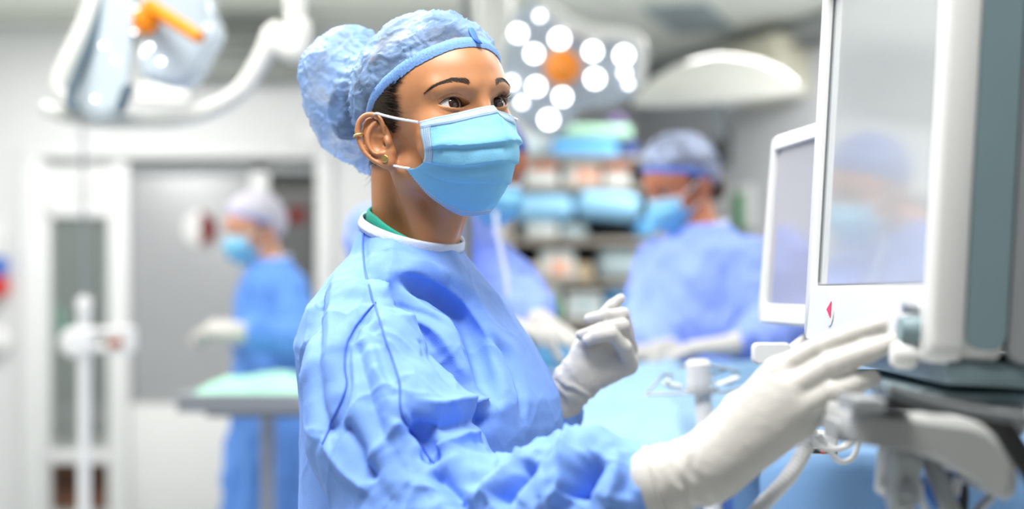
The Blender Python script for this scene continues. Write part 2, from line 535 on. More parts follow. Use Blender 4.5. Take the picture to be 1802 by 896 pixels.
dW = (B - A) / np.linalg.norm(B - A); nW = np.array([dW[1], -dW[0]]); nW = -nW if nW[0] > 0 else nW
mid = (A + B) / 2
box('wall_right', (mid[0] - nW[0] * .05, mid[1] - nW[1] * .05, CEIL / 2), (np.linalg.norm(B - A), 0.1, CEIL), M_WALLR, R=euler(rz=math.atan2(dW[1], dW[0])), bevel=0, kind='structure')
box('wall_left', (-5.15, 4.9, CEIL / 2), (0.1, 7.0, CEIL), M_WALL, bevel=0, kind='structure')
box('trim_1', (-2.5, 8.25, CEIL - 0.03), (5.0, 0.06, 0.05), M_CEIL, kind='structure')
# corridor behind the doorway
v, f = box_vf((-1.9, 10.9, 1.3), (4.4, 0.1, 2.6), bevel=0)
obj('wall_corridor', v, f, M_CORRW, smooth=False, kind='structure')
box('floor_corridor', (-1.9, 9.7, 0.002), (4.4, 2.3, 0.012), M_CORR, bevel=0, kind='structure')
area_light('corridor_light', (-1.8, 9.6, 2.5), (1.6, 0.4), 11)

# doorway: jambs, lintel, side light, steel sliding leaf
fr = thing('door_1', ((x0 + x1) / 2, YB, 0), kind='structure')
def fbox(name, pxa, pxb, pya, pyb, y0, th, m, parent, bevel=0.006, Y=YB):
    xa, xb, za, zb = wallX(pxa, Y), wallX(pxb, Y), zAt(pyb, Y), zAt(pya, Y)
    return box(name, ((xa + xb) / 2, y0 + th / 2, (za + zb) / 2), (abs(xb - xa), th, abs(zb - za)), m, parent, bevel=bevel)
FL = 910
fbox('jamb', 42, 76, 268, FL, YB - .05, .16, M_FRAME, fr)
fbox('jamb', 558, 584, 268, FL, YB - .05, .16, M_FRAME, fr)
fbox('lintel', 42, 584, 264, 279, YB - .06, .17, M_FRAME, fr)
fbox('sliding_rail', 198, 566, 287, 303, YB + .02, .06, M_GREY, fr)
fbox('mullion', 190, 226, 282, FL, YB - .01, .09, M_FRAME, fr)
fbox('mullion', 440, 470, 290, FL, YB + .02, .09, M_FRAME, fr)
leaf = fbox('steel_leaf', 226, 441, 303, 712, YB + .05, .05, M_DOOR, fr)
fbox('kick_panel', 226, 441, 712, FL, YB + .045, .055, M_WHITE, fr)
pc = np.array([wallX(350), YB + .05, zAt(402)])
lathe('porthole', [(.001, 0), (.10, 0), (.105, .006), (.09, .014), (.001, .012)], M_WHITE, leaf, pc, (0, -1, 0))
hv, hf = [], []
hm = [(0, 0)] + [(0.1 * math.cos(a), 0.1 * math.sin(a)) for a in np.linspace(-math.pi / 2, math.pi / 2, 16)]
prism('porthole_blind', hm[1:], 0, .006, ((1, 0, 0), (0, 0, 1), (0, -1, 0)), pc + np.array([0, -.013, 0]), M_DRED, leaf, bevel=.001)
wn = thing('window_1', (wallX(138), YB, 0), kind='structure')
fbox('top_panel', 78, 192, 283, 366, YB + .02, .04, M_WHITE, wn)
fbox('transom', 76, 192, 364, 382, YB, .07, M_FRAME, wn)
fbox('stile', 70, 86, 282, FL, YB, .07, M_FRAME, wn)
fbox('bottom_rail', 80, 192, 792, 816, YB, .07, M_FRAME, wn)
fbox('pane', 85, 192, 380, 794, YB + .03, .006, M_GLASS, wn, bevel=0)
d2 = thing('door_2', (wallX(520, 10.85), 10.82, 0), kind='structure')
fbox('leaf', 480, 552, 345, 800, 10.79, .04, M_GREY, d2, Y=10.8)
fbox('frame', 474, 560, 335, 348, 10.78, .06, M_FRAME, d2, Y=10.8)
fbox('red_sign', 510, 536, 366, 392, 10.775, .012, M_RED, d2, Y=10.8)

# ceiling light fittings
for i, (x, y, w) in enumerate(PANELS):
    t = thing('ceiling_light', (x, y, CEIL - .03), ['recessed white ceiling light above the person touching the monitor', 'recessed white ceiling light between the front person and the instrument table', 'recessed white ceiling light above the operating table',
              'recessed white ceiling light above the instrument table', 'recessed white ceiling light in front of the supply shelves',
              'recessed white ceiling light in front of the steel door', 'recessed white ceiling light nearest the back wall'][i], 'light', 'ceiling lights')
    for sx, sy, lx, ly in ((0, .31, 1.24, .04), (0, -.31, 1.24, .04), (.6, 0, .04, .6), (-.6, 0, .04, .6)):
        box('frame', (x + sx, y + sy, CEIL - .015), (lx, ly, .03), M_WHITE, t)
    box('diffuser', (x, y, CEIL - .012), (1.17, .6, .012), M_LIGHT, t, bevel=.002)

# things on the back wall
t = thing('soap_dispenser', (wallX(4), YB - .05, zAt(520)), 'wall dispenser with blue label and red base at the left edge', 'dispenser')
fbox('bottle', -12, 14, 388, 460, YB - .09, .085, M_WHITE, t); fbox('label_band', -12, 15, 452, 488, YB - .095, .09, M_BLUEP, t); fbox('base', -13, 17, 487, 520, YB - .10, .095, M_RED, t)
t = thing('door_handle', (wallX(5), YB - .03, zAt(600)), 'white round knob on the wall below the red dispenser', 'knob')
lathe('knob', [(.001, 0), (.02, 0), (.02, .03), (.07, .035), (.075, .06), (.05, .08), (.001, .082)], M_WHITE, t, (wallX(2), YB, zAt(598)), (0, -1, 0))
box('dark_gap_strip', (wallX(60), YB - .008, zAt(775)), (.06, .016, zAt(640) - zAt(905)), M_DGREY, label='dark grey strip standing in for a dark gap in the wall beside the doorway', cat='strip')  # grey strip drawn where the wall has only a dark gap
t = thing('air_unit', (wallX(440), YB - .10, zAt(140)), 'grey ventilation unit high on the wall behind the curved lamp arm', 'ventilation unit')
fbox('housing', 325, 548, 62, 140, YB - .2, .2, mat('vent_grey', srgb(150, 153, 148), rough=0.6), t)
for q in range(3): fbox('louvre', 332, 541, 78 + q * 18, 84 + q * 18, YB - .21, .012, M_DGREY, t)
t = thing('emergency_light', (wallX(290), YB - .06, zAt(176)), 'small lit emergency light on the wall under the lamp with the orange handle', 'light')
fbox('housing', 244, 336, 148, 178, YB - .05, .05, M_WHITE, t)
fbox('diffuser', 249, 331, 151, 175, YB - .058, .01, mat('emergency_glow', (1, 1, .9, 1), emit=(1, 1, .9), estr=.7), t)
t = thing('wall_disc', (wallX(546), YB - .02, zAt(262)), 'round white disc on the wall left of the cap', 'disc')
lathe('plate', [(.001, 0), (.072, 0), (.075, .012), (.05, .03), (.001, .032)], M_WHITE, t, (wallX(546), YB, zAt(240)), (0, -1, 0))

# things on the grey wall at the right
def on_right(px):
    k = (px - CX) / FPX   # x = k*y on the wall line A + s*dW
    s = (k * A[1] - A[0]) / (dW[0] - k * dW[1]); q = A + s * dW
    return q
RR = euler(rz=math.atan2(dW[1], dW[0]))
def rbox(name, px, py, w, h, d, m, parent=None, out=0.0, **k):
    q = on_right(px); c = q + nW * (d / 2 + out + .001)
    return box(name, (c[0], c[1], zAt(py, q[1])), (w, d, h), m, parent, R=RR, **k)
q = on_right(1372)
t = thing('wall_cabinet', (q[0] + nW[0] * .12, q[1] + nW[1] * .12, zAt(176, q[1])), 'cream box mounted high on the grey wall behind the unlit lamp', 'box')
rbox('body', 1372, 128, .62, .36, .24, M_CREAM, t); rbox('lid', 1372, 86, .66, .05, .27, M_CREAM, t); rbox('grille', 1372, 150, .4, .05, .012, M_GREY, t, out=.24)
q = on_right(1277)
t = thing('wall_phone', (q[0] + nW[0] * .04, q[1] + nW[1] * .04, zAt(292, q[1])), 'dark grey handset on the wall above the bending person', 'phone')
rbox('cradle', 1277, 262, .17, .24, .05, M_DGREY, t, bevel=.02); rbox('handset', 1277, 262, .07, .2, .04, M_DARK, t, out=.05, bevel=.015)
q = on_right(1305)
t = thing('notice_board', (q[0] + nW[0] * .03, q[1] + nW[1] * .03, zAt(405, q[1])), 'white cabinet with a green edge on the wall behind the bending person', 'cabinet')
rbox('panel', 1295, 366, .42, .28, .04, M_WHITE, t); rbox('green_strip', 1311, 372, .1, .24, .06, mat('green_plastic', srgb(40, 140, 80), rough=0.5), t)
q = on_right(1330)
t = thing('cable_duct', (q[0] + nW[0] * .03, q[1] + nW[1] * .03, CEIL - .2), 'grey duct along the top of the right wall', 'duct')
mm = (A + B) / 2 + nW * .06
box('channel', (mm[0], mm[1], CEIL - .07), (np.linalg.norm(B - A) - .3, .12, .13), M_GREY, t, R=RR)
box('cover', (mm[0], mm[1], CEIL - .145), (np.linalg.norm(B - A) - .3, .13, .018), M_DGREY, t, R=RR)
cp = W(1236, 8, 7.95)
t = thing('ceiling_vent', (cp[0], 8.3, CEIL - .02), 'bluish grey air outlet panel on the ceiling at the top edge', 'vent')
box('panel', (cp[0] - .02, 8.35, CEIL - .012), (.36, .8, .024), mat('vent_blue', srgb(150, 166, 172), rough=.5), t, R=euler(rz=-.35))
for q in range(4): box('slat', (cp[0] - .11 + q * .06, 8.35, CEIL - .03), (.012, .72, .016), M_GREY, t, R=euler(rz=-.35))

# ------------------------------------------------------------------ equipment
M_LAMPW = mat('lamp_white', srgb(218, 218, 212), rough=0.3, var=0.02, coat=0.2)
M_LAMPG = mat('lamp_glass', srgb(190, 202, 210), rough=0.08, var=0.04, nscale=9, coat=0.6)
M_LAMPE = mat('lamp_edge', srgb(84, 102, 114), rough=0.35, var=0.05)
M_ORANGE = mat('orange_handle', srgb(236, 138, 6), rough=0.4, var=0.05, sss=0.1)
M_LED = mat('led_lens', (1, 1, 1, 1), rough=0.2, var=0, emit=(1, 0.99, 0.97), estr=7.0)
M_LEDS = mat('led_lens_dim', (1, 1, 1, 1), rough=0.2, var=0, emit=(0.95, 0.96, 1.0), estr=5.0)

def slab(name, pts, n, th, m, parent, bevel=.01):
    """solid plate from a 3D outline, extruded along n"""
    P = np.asarray(pts, float); n = np.asarray(n, float); n = n / np.linalg.norm(n); c = P.mean(0); N_ = len(P)
    def ins(q):
        d = P - c; return P - d / np.linalg.norm(d, axis=1, keepdims=True) * q
    V = np.vstack([ins(bevel * 1.6), ins(bevel * .45) + n * bevel * .4, P + n * bevel, P + n * (th - bevel), ins(bevel) + n * th]); F = []
    for r in range(4):
        for i in range(N_):
            j = (i + 1) % N_; F.append((r * N_ + i, r * N_ + j, (r + 1) * N_ + j, (r + 1) * N_ + i))
    F.append(tuple(range(N_))); F.append(tuple(range(4 * N_, 5 * N_)))
    return fix_normals(obj(name, V, F, m, parent, smooth=True, sharp=50))

# lit lamp behind the person
LY = 4.6
lc = W(1004, 112, LY)
ln = np.array([-0.12, -0.93, -0.34]); ln /= np.linalg.norm(ln)
lx = np.cross(ln, [0, 0, 1.0]); lx /= np.linalg.norm(lx); lx = -lx if lx[0] < 0 else lx
lu = np.cross(lx, ln); lu = -lu if lu[2] < 0 else lu
def lamp_pt(px, py, d=0.0):
    r = np.array([(px - CX) / FPX, 1, (CY - py) / FPX]); o = np.array([0, 0, CAMZ])
    t = ((lc + ln * d - o) @ ln) / (r @ ln)
    return o + r * t
t = thing('surgical_lamp', (lc[0], lc[1], lc[2] - .25), 'lit surgical lamp with bright round lenses and orange centre handle', 'lamp')
out = spline([(905, 25), (960, 2), (1010, 42), (1060, 62), (1112, 66), (1132, 105), (1122, 165), (1075, 190), (1020, 200), (990, 240), (945, 240), (905, 205), (882, 130)], 5, closed=True)
slab('housing', [lamp_pt(*p) for p in out], -ln, .09, mat('lamp_face', srgb(170, 180, 188), rough=0.25, var=0.05, coat=0.4), t, bevel=.02)
tube('rim', [lamp_pt(*p, .03) for p in spline([(948, -10), (968, 14), (1000, 40), (1045, 58), (1100, 62), (1122, 72), (1132, 100), (1128, 150)], 5)], [.02, .026, .026, .026, .024, .02, .016, .012], M_LAMPW, t)
for px, py, r in [(912, 58, 27), (985, 68, 30), (940, 94, 27), (1043, 90, 28), (1098, 97, 29), (944, 152, 28), (1047, 138, 30), (990, 170, 27), (966, 210, 30)]:
    c = lamp_pt(px, py, .005); R_ = r / 544 * .45
    lathe('lens_ring', [(R_, 0), (R_ + .010, .004), (R_ + .012, .012), (R_, .016)], M_LAMPG, t, c - ln * .012, ln, n=20)
    lathe('lens', [(.001, .014), (R_ * .6, .012), (R_, .004), (R_, 0), (.001, 0)], M_LED, t, c, ln, n=20)
for px, py, r in [(1099, 128, 12), (1106, 148, 9), (918, 180, 12), (950, 28, 11), (900, 145, 14)]:
    c = lamp_pt(px, py, .005)
    lathe('small_lens', [(.001, .008), (r / 544 * .6, .006), (r / 544 * .62, 0), (.001, 0)], M_LEDS, t, c, ln, n=16)
hc = lamp_pt(990, 118, 0)
lathe('handle', [(.001, 0), (.056, 0), (.058, .014), (.048, .03), (.026, .045), (.022, .14), (.024, .15), (.001, .155)], M_ORANGE, t, hc, ln, n=24)
lp = thing('lamp_arm', (lc[0] - .3, 5.2, 2.0), 'white vertical lamp column hanging from the ceiling behind the cap', 'column')
ct = W(870, 0, 5.3)
tube('column', [(ct[0], 5.3, CEIL - .002), (ct[0], 5.3, CAMZ + (CY - 175) / FPX * 5.3)], .068, M_LAMPW, lp, n=24)
lathe('collar', [(.07, 0), (.085, .01), (.085, .09), (.07, .1)], M_LAMPW, lp, (ct[0], 5.3, CAMZ + (CY - 205) / FPX * 5.3), (0, 0, 1))
tube('spring_arm', spline([(ct[0], 5.3, CAMZ + (CY - 190) / FPX * 5.3), (ct[0] + .08, 5.15, lc[2] + .05), lc - ln * .11], 6), .028, M_LAMPW, lp)
pt = W(818, 20, 4.2)
pl = thing('ceiling_pole', (pt[0], 4.2, 2.05), 'thin grey pole hanging from the ceiling above the cap', 'pole')
tube('rod', [(pt[0], 4.2, CEIL - .002), (pt[0], 4.2, 2.06)], .012, M_DGREY, pl); lathe('end_cap', [(.001, 0), (.017, 0), (.017, .03), (.012, .035)], M_DGREY, pl, (pt[0], 4.2, 2.04))

# lamp at the upper left with the orange handle
def L3(px, py, k=0.0): return W(px, py, 3.2 + k)
t = thing('surgical_lamp', tuple(L3(230, 215)), 'petal-shaped glass surgical lamp with a long orange stick handle', 'lamp')
pa = spline([(186, -40), (236, -40), (234, 60), (230, 115), (222, 172), (206, 204), (176, 216), (148, 204), (129, 176), (142, 118), (166, 40)], 4, closed=True)
pb = spline([(242, -40), (348, -40), (370, 28), (381, 60), (362, 102), (336, 146), (310, 156), (278, 150), (250, 138), (237, 108), (246, 60)], 4, closed=True)
slab('petal', [L3(x, y, -.0009 * (x - 190)) for x, y in pa], (-.25, .95, .1), .07, M_LAMPG, t, bevel=.018)
slab('petal', [L3(x, y, .03 + .0007 * (x - 300)) for x, y in pb], (.2, .95, .1), .07, M_LAMPG, t, bevel=.018)
tube('rim', [L3(x, y, .07) for x, y in spline([(172, -30), (150, 40), (122, 100), (104, 142), (106, 165), (128, 180)], 5)], [.018, .02, .021, .02, .017, .012], M_LAMPW, t, flat=((0, 1, 0), .8))
tube('edge_gasket', [L3(x, y, .018) for x, y in spline([(192, -30), (178, 20), (158, 80), (138, 130), (124, 172), (132, 196)], 5)], .011, M_LAMPE, t)
slab('dark_hole_plate', [L3(x, y, -.01) for x, y in spline([(214, 20), (205, 40), (203, 66), (210, 78), (226, 74), (234, 50), (230, 24)], 3, closed=True)], (0, 1, 0), .05, M_LAMPE, t, bevel=.006)  # dark plate standing in for the dark hole between the petals
slab('slot', [L3(x, y, -.03) for x, y in ((226, 146), (232, 150), (216, 192), (208, 196), (202, 190), (214, 152))], (0, 1, 0), .03, M_LAMPE, t, bevel=.003)
for x, y, r in ((181, 80, 3), (203, 106, 3), (240, 16, 3), (236, 56, 3), (264, 82, 4), (284, 108, 4), (167, 174, 3)):
    lathe('led', [(.001, .006), (r / 782 * .8, .005), (r / 782, 0), (.001, -.002)], M_LEDS, t, L3(x, y, -.0009 * (x - 190) - .004 if x < 236 else .03 + .0007 * (x - 300) - .004), (0.1, -1, -.1), n=14)
ha, hb = L3(262, 10, -.02), L3(352, 66, -.14)
lathe('handle_base', [(.001, 0), (.028, 0), (.032, .014), (.028, .03), (.016, .036), (.001, .037)], M_ORANGE, t, L3(252, 36, .0), (.55, -.8, -.2), n=24)
tube('handle', [ha, ha * .9 + hb * .1, hb * .97 + ha * .03, hb], [.017, .016, .0145, .012], M_ORANGE, t, n=16)
sp = bpy.data.lights.new('petal_lamp_beam', 'SPOT'); sp.energy = 70; sp.spot_size = math.radians(26); sp.spot_blend = .6; sp.shadow_soft_size = .08
so_ = bpy.data.objects.new('petal_lamp_beam', sp); so_.location = (-.78, 3.32, 2.0); so_.rotation_euler = (Vector((.40, 3.46, 1.24)) - Vector(so_.location)).to_track_quat('-Z', 'Y').to_euler(); COL.objects.link(so_)
t = thing('lamp_arm', tuple(L3(520, 100)), 'curved white tubular arm hanging at the upper left', 'lamp arm')
tube('tube', [L3(x, y, .12) for x, y in spline([(76, 186), (100, 198), (150, 208), (220, 212), (300, 210), (370, 193), (425, 158), (460, 105), (480, 62), (492, 48)], 6)], [.016, .02, .021, .021, .022, .022, .022, .024, .026, .02], M_LAMPW, t, n=16)
slab('knuckle', [L3(x, y, .08) for x, y in spline([(470, 42), (484, 34), (500, 40), (540, 30), (538, 96), (510, 104), (488, 96), (470, 84)], 3, closed=True)], (0, 1, 0), .075, M_LAMPW, t, bevel=.012)
a0 = L3(520, 40, .12)
tube('upright', [a0, (a0[0] - .005, a0[1], CEIL - .002)], .026, M_LAMPW, t, n=18)

# unlit dome lamp at the right
DY = 5.2
dc = W(1262, 168, DY)
t = thing('surgical_lamp', (dc[0], dc[1], dc[2] - .02), 'unlit white dome lamp hanging above the bending person', 'lamp')
dax = np.array([-.08, -.18, .97])
lathe('dome', [(.305, -.012), (.312, 0), (.29, .03), (.235, .075), (.16, .115), (.08, .137), (.03, .145), (.001, .147)], M_LAMPW, t, dc, dax, n=40)
lathe('glass', [(.29, -.014), (.2, -.022), (.06, -.026), (.001, -.026), ], M_LAMPG, t, dc, dax, n=32)
lathe('handle', [(.02, -.02), (.024, -.05), (.018, -.16), (.001, -.165)], M_GREY, t, dc, dax, n=16)
tube('arm', spline([dc + dax * .05, dc + np.array([.08, .42, .03]), W(1340, 160, 6.4), W(1360, 150, 7.1), W(1372, 140, 7.75)], 6), .022, M_GREY, t)

# operating table under drapes
M_DRAPE = mat('drape_light_blue', srgb(148, 186, 218), rough=0.8, var=0.05, nscale=6, bump=0.2, bscale=300, translucent=0.1)
M_DRAPE2 = mat('drape_mid_blue', srgb(122, 164, 210), rough=0.8, var=0.06, nscale=7, bump=0.2, bscale=300)
M_NAVY = mat('drape_shade_navy', srgb(34, 74, 140), rough=0.8, var=0.08)
def drape(name, x0, x1, prof, m, parent, nx=60, nv=70, amp=.018, sc=.13, skew=None, fold=.02, hang0=.55):
    """cloth pulled over a body: prof is the (y, z) section; below the edge it hangs in folds"""
    P = spline(prof, 10); d = np.concatenate([[0], np.cumsum(np.linalg.norm(np.diff(P, axis=0), axis=1))]); d /= d[-1]
    tt = np.linspace(0, 1, nv); Y = np.interp(tt, d, P[:, 0]); Z = np.interp(tt, d, P[:, 1])
    X, T = np.meshgrid(np.linspace(x0, x1, nx), tt)
    YY = np.repeat(Y[:, None], nx, 1); ZZ = np.repeat(Z[:, None], nx, 1)
    V = np.stack([X, YY, ZZ], -1).reshape(-1, 3)
    if skew is not None: V[:, 1] = np.minimum(V[:, 1] + skew(V[:, 0]), np.maximum(V[:, 1], 3.12 + .04 * (V[:, 1] - 2.2)))
    c = crumple(V, sc); hang = np.clip((T.ravel() - hang0) / .15, 0, 1)
    V[:, 2] += amp * c * (1 - hang)
    V[:, 1] -= hang * (fold * np.sin(V[:, 0] * 34 + 2 * noise(V * 2.0)) + amp * c)
    return obj(name, V, grid_vf(nx, nv), m, parent)
t = thing('operating_table', (.45, 2.8, 0), 'operating table covered with pale blue sterile drapes', 'table')
sk = lambda x: np.clip(x - .28, 0, 1) * 3.2
drape('drape', .06, 1.0, [(3.24, .8), (3.22, 1.06), (3.16, 1.12), (2.95, 1.16), (2.7, 1.14), (2.42, 1.095), (2.30, 1.06), (2.25, 1.0), (2.245, .95)], M_DRAPE, t, nx=120, nv=90, amp=.020, sc=.10, skew=sk, hang0=.86)
drape('shade_sheet', .08, 1.0, [(3.1, .95), (2.9, 1.0), (2.6, .99), (2.36, .97), (2.30, .9), (2.29, .7), (2.29, .25)], M_NAVY, t, nx=60, nv=40, amp=.008, skew=lambda x: .06 + .45 * np.clip(x - .25, 0, 1), hang0=.4)  # navy sheet: shade of the drape's hanging side put into its colour
box('table_top', (.45, 2.95, .86), (.9, .5, .08), M_DGREY, t)
tube('pedestal', [(.45, 2.95, .82), (.45, 2.95, .06)], .11, M_STEEL, t, n=20)
box('base', (.45, 2.95, .03), (.8, .5, .06), M_DGREY, t)
t = thing('draped_trolley', (.60, 2.06, 0), 'low trolley under a mid blue cloth below the large monitor', 'trolley')
drape('cloth', .34, .86, [(2.19, .6), (2.18, 1.07), (2.12, 1.100), (2.0, 1.096), (1.95, 1.07), (1.94, .9), (1.93, .35)], M_DRAPE2, t, nx=80, nv=60, amp=.006, fold=.016, hang0=.46)
box('shelf', (.60, 2.06, 1.045), (.44, .16, .03), M_STEEL, t)
for sx in (.40, .80):
    for sy in (2.0, 2.13): tube('leg', [(sx, sy, 1.035), (sx, sy, 0.0)], .012, M_STEEL, t)

# white retractor post with wire frame
t = thing('retractor_post', tuple(W(1245, 800, 2.12)), 'white post with clamp and wire frame in front of the pale drape', 'post')
pp = [W(1232, 655, 2.12), W(1236, 690, 2.12), W(1244, 775, 2.12), W(1256, 900, 2.12)]
tube('post', pp, [.0115, .0125, .013, .013], M_WHITE, t, n=16)
lathe('clamp', [(.012, 0), (.017, .004), (.019, .012), (.0175, .036), (.019, .040), (.014, .046), (.001, .047)], M_WHITE, t, W(1230, 688, 2.12), (-.03, 0, 1))
lathe('collar', [(.013, 0), (.0225, .001), (.0225, .009), (.014, .011)], M_GREY, t, W(1231, 694, 2.12), (-.03, 0, 1))
for l, m_ in (([(1136, 695), (1180, 693), (1300, 690)], M_WHITE), ([(1140, 690), (1168, 660), (1180, 662), (1175, 678), (1200, 684)], M_STEEL), ([(1206, 645), (1196, 648)], M_STEEL),
          ([(1250, 660), (1285, 650), (1298, 664), (1280, 676), (1252, 672)], M_STEEL), ([(1250, 644), (1272, 648), (1300, 655)], M_STEEL), ([(1256, 680), (1270, 690), (1312, 682)], M_STEEL)):
    tube('wire', [W(x, y, 2.12 + .0006 * (x - 1230)) for x, y in spline(l, 5)], .0022, m_, t, n=8)
tube('blade', [W(1262, 678, 2.10), W(1300, 664, 2.10)], [.006, .0065], M_WHITE, t, n=10, flat=((0, 0, 1), .5))
tube('blade', [W(1165, 674, 2.13), W(1198, 680, 2.13)], .005, M_WHITE, t, n=10, flat=((0, 0, 1), .5))

# ------------------------------------------------------------------ monitors at the right
M_MON = mat('monitor_white', srgb(222, 222, 220), rough=0.35, var=0.015, bump=0.03, bscale=900)
M_TEAL = mat('monitor_teal_grey', srgb(124, 146, 152), rough=0.5, var=0.04)
M_MONG = mat('monitor_rear_grey', srgb(150, 153, 156), rough=0.5, var=0.03)
M_SCREEN = mat('screen_glass', srgb(176, 180, 180), rough=0.10, var=0.02, nscale=2, spec=0.6, coat=0.5)
M_SCREEN2 = mat('screen_glass_violet', srgb(150, 150, 160), rough=0.08, var=0.03, nscale=2, spec=0.6, coat=0.4)
M_BLACK = mat('black_cable', srgb(34, 33, 33), rough=0.45, var=0.1)
M_PINK = mat('alarm_red', srgb(220, 40, 78), rough=0.4)
def mon_frame(c, ax_w, tilt):
    """axes of a screen: along width, up, outwards"""
    w = np.array([ax_w[0], ax_w[1], 0.0]); w /= np.linalg.norm(w)
    n = np.cross(w, [0, 0, 1.0]); n = n if n[0] < 0 else -n
    up = np.array([0, 0, 1.0]) * math.cos(tilt) - n * math.sin(tilt); nn = n * math.cos(tilt) + np.array([0, 0, 1.0]) * math.sin(tilt)
    return w, up, nn
def ring_frame(name, outer, inner, d0, d1, axes, origin, m, parent, lip=.004):
    """bezel: outer and inner outlines with equal counts"""
    a, b, n = axes; O = np.asarray(outer); I = np.asarray(inner); k = len(O)
    co = O.mean(0)
    def P(q, d): return np.asarray(origin) + q[:, :1] * a + q[:, 1:] * b + d * n
    def ins(q, e): dd = q - co; return q - dd / np.linalg.norm(dd, axis=1, keepdims=True) * e
    R = [P(O, d0), P(O, d1 - lip), P(ins(O, lip), d1), P(ins(I, -lip * .3), d1), P(I, d1 - lip * .8), P(I, d0)]
    F = []
    for r in range(6):
        r2 = (r + 1) % 6
        for i in range(k):
            j = (i + 1) % k; F.append((r * k + i, r * k + j, r2 * k + j, r2 * k + i))
    return fix_normals(obj(name, np.vstack(R), F, m, parent, smooth=True, sharp=50))
# large monitor: screen faces the person, its near side faces the camera
MX = 0.334
axes = mon_frame(None, (0.0, -1.0), math.radians(3.2))
mo = np.array([MX, 1.35, 1.32])                      # origin: middle of the front at eye level of the camera
YL, YR = 1.592, 1.112
big = thing('patient_monitor', (MX + .06, 1.35, 1.24), 'large white monitor with a grey glossy screen, touched by the gloved hand', 'monitor')
wd_ = YL - YR; zb, ztop = -.058, .385
outer = rounded(wd_, ztop - zb, .016, 5, 0, (ztop + zb) / 2)
inner = rounded(.428, .322, .004, 5, .002, .322 / 2 + .004)
ring_frame('bezel', outer, inner, -.02, .006, axes, mo, M_MON, big, .006)
ring_frame('gasket', rounded(.4295, .3235, .004, 5, .002, .322 / 2 + .004), rounded(.4235, .3175, .003, 5, .002, .322 / 2 + .004), -.006, -.0012, axes, mo, M_DGREY, big, .0004)
prism('screen', rounded(.432, .326, .003, 2, .002, .322 / 2 + .004), -.006, -.003, axes, mo, M_SCREEN, big, bevel=.0005)
prism('rear_shell', rounded(wd_ - .004, ztop - zb - .004, .018, 6, 0, (ztop + zb) / 2), -.054, -.0195, axes, mo, M_MON, big, bevel=.004)
prism('housing', rounded(wd_ - .03, ztop - zb - .02, .03, 6, 0, (ztop + zb) / 2), -.16, -.05, axes, mo, M_MONG, big, bevel=.01)
# recessed teal panel on the near side
a_, b_, n_ = axes
side = (-n_, b_, a_)
prism('side_panel', rounded(.032, .40, .012, 5, 0.038, .155), .2365, .2405, side, mo, M_TEAL, big, bevel=.001)
prism('side_rail', rounded(.03, .42, .012, 5, .071, .155), .224, .2392, side, mo, M_MONG, big, bevel=.003)
prism('base_skirt', rounded(wd_ - .01, .020, .008, 4, 0, zb - .006), -.15, -.012, axes, mo, M_TEAL, big, bevel=.003)
def mp(px, py):   # point of the monitor's front face seen at a pixel
    r = np.array([(px - CX) / FPX, 1, (CY - py) / FPX]); o = np.array([0, 0, CAMZ]); q = mo + n_ * .006
    return o + r * (((q - o) @ n_) / (r @ n_))
bp = mp(1462, 545)
lathe('button_plate', [(.001, .0), (.017, 0), (.017, .0012), (.001, .0015)], M_MON, big, bp, n_, n=24)
tri = [(-.011, .0), (.008, -.0085), (.008, .0085)]
prism('alarm_symbol', tri, .0012, .0022, axes, bp, M_PINK, big, bevel=.0003)
kn = mp(1612, 600)
lathe('knob_base', [(.001, 0), (.0125, 0), (.0125, .006), (.0105, .010), (.0105, .014), (.001, .014)], M_TEAL, big, kn + b_ * .008, n_, n=24)
lathe('knob', [(.001, 0), (.0095, 0), (.0115, .004), (.0115, .014), (.0085, .019), (.001, .02)], M_MON, big, kn - b_ * .012, n_, n=24)
lathe('socket_pin', [(.001, 0), (.0045, 0), (.0045, .012), (.001, .0125)], M_STEEL, big, kn + b_ * .026 + a_ * .0, n_, n=14)
# small monitor behind it
axs = mon_frame(None, (0.137, -0.99), math.radians(4.6))
so = W(1349, 405, 1.90)
sm = thing('display_monitor', (so[0] + .05, 1.77, 1.22), 'small white monitor with a violet grey screen behind the large one', 'monitor')
w2, h2 = .262, .250
outer = rounded(w2, h2, .012, 5, w2 / 2, .0); inner = rounded(w2 - .030, h2 - .046, .003, 5, w2 / 2 + .004, .0035)
ring_frame('bezel', outer, inner, -.016, .004, axs, so, M_MON, sm, .005)
prism('screen', rounded(w2 - .027, h2 - .043, .003, 2, w2 / 2 + .004, .0035), -.005, -.002, axs, so, M_SCREEN2, sm, bevel=.0005)
prism('housing', rounded(w2 - .008, h2 - .008, .014, 6, w2 / 2, 0), -.036, -.0155, axs, so, M_MON, sm, bevel=.004)
th_ = W(1357, 622, 1.74)
prism('tilt_lever', rounded(.048, .026, .007, 5), -.006, .006, ((1, 0, 0), (0, 0, 1), (0, -1, 0)), th_, M_MON, sm, bevel=.003)
tube('lever_stem', [th_ + np.array([.02, .0, 0]), th_ + np.array([.05, .02, .02]), (so[0] + .06, 1.78, 1.26)], .007, M_MON, sm)

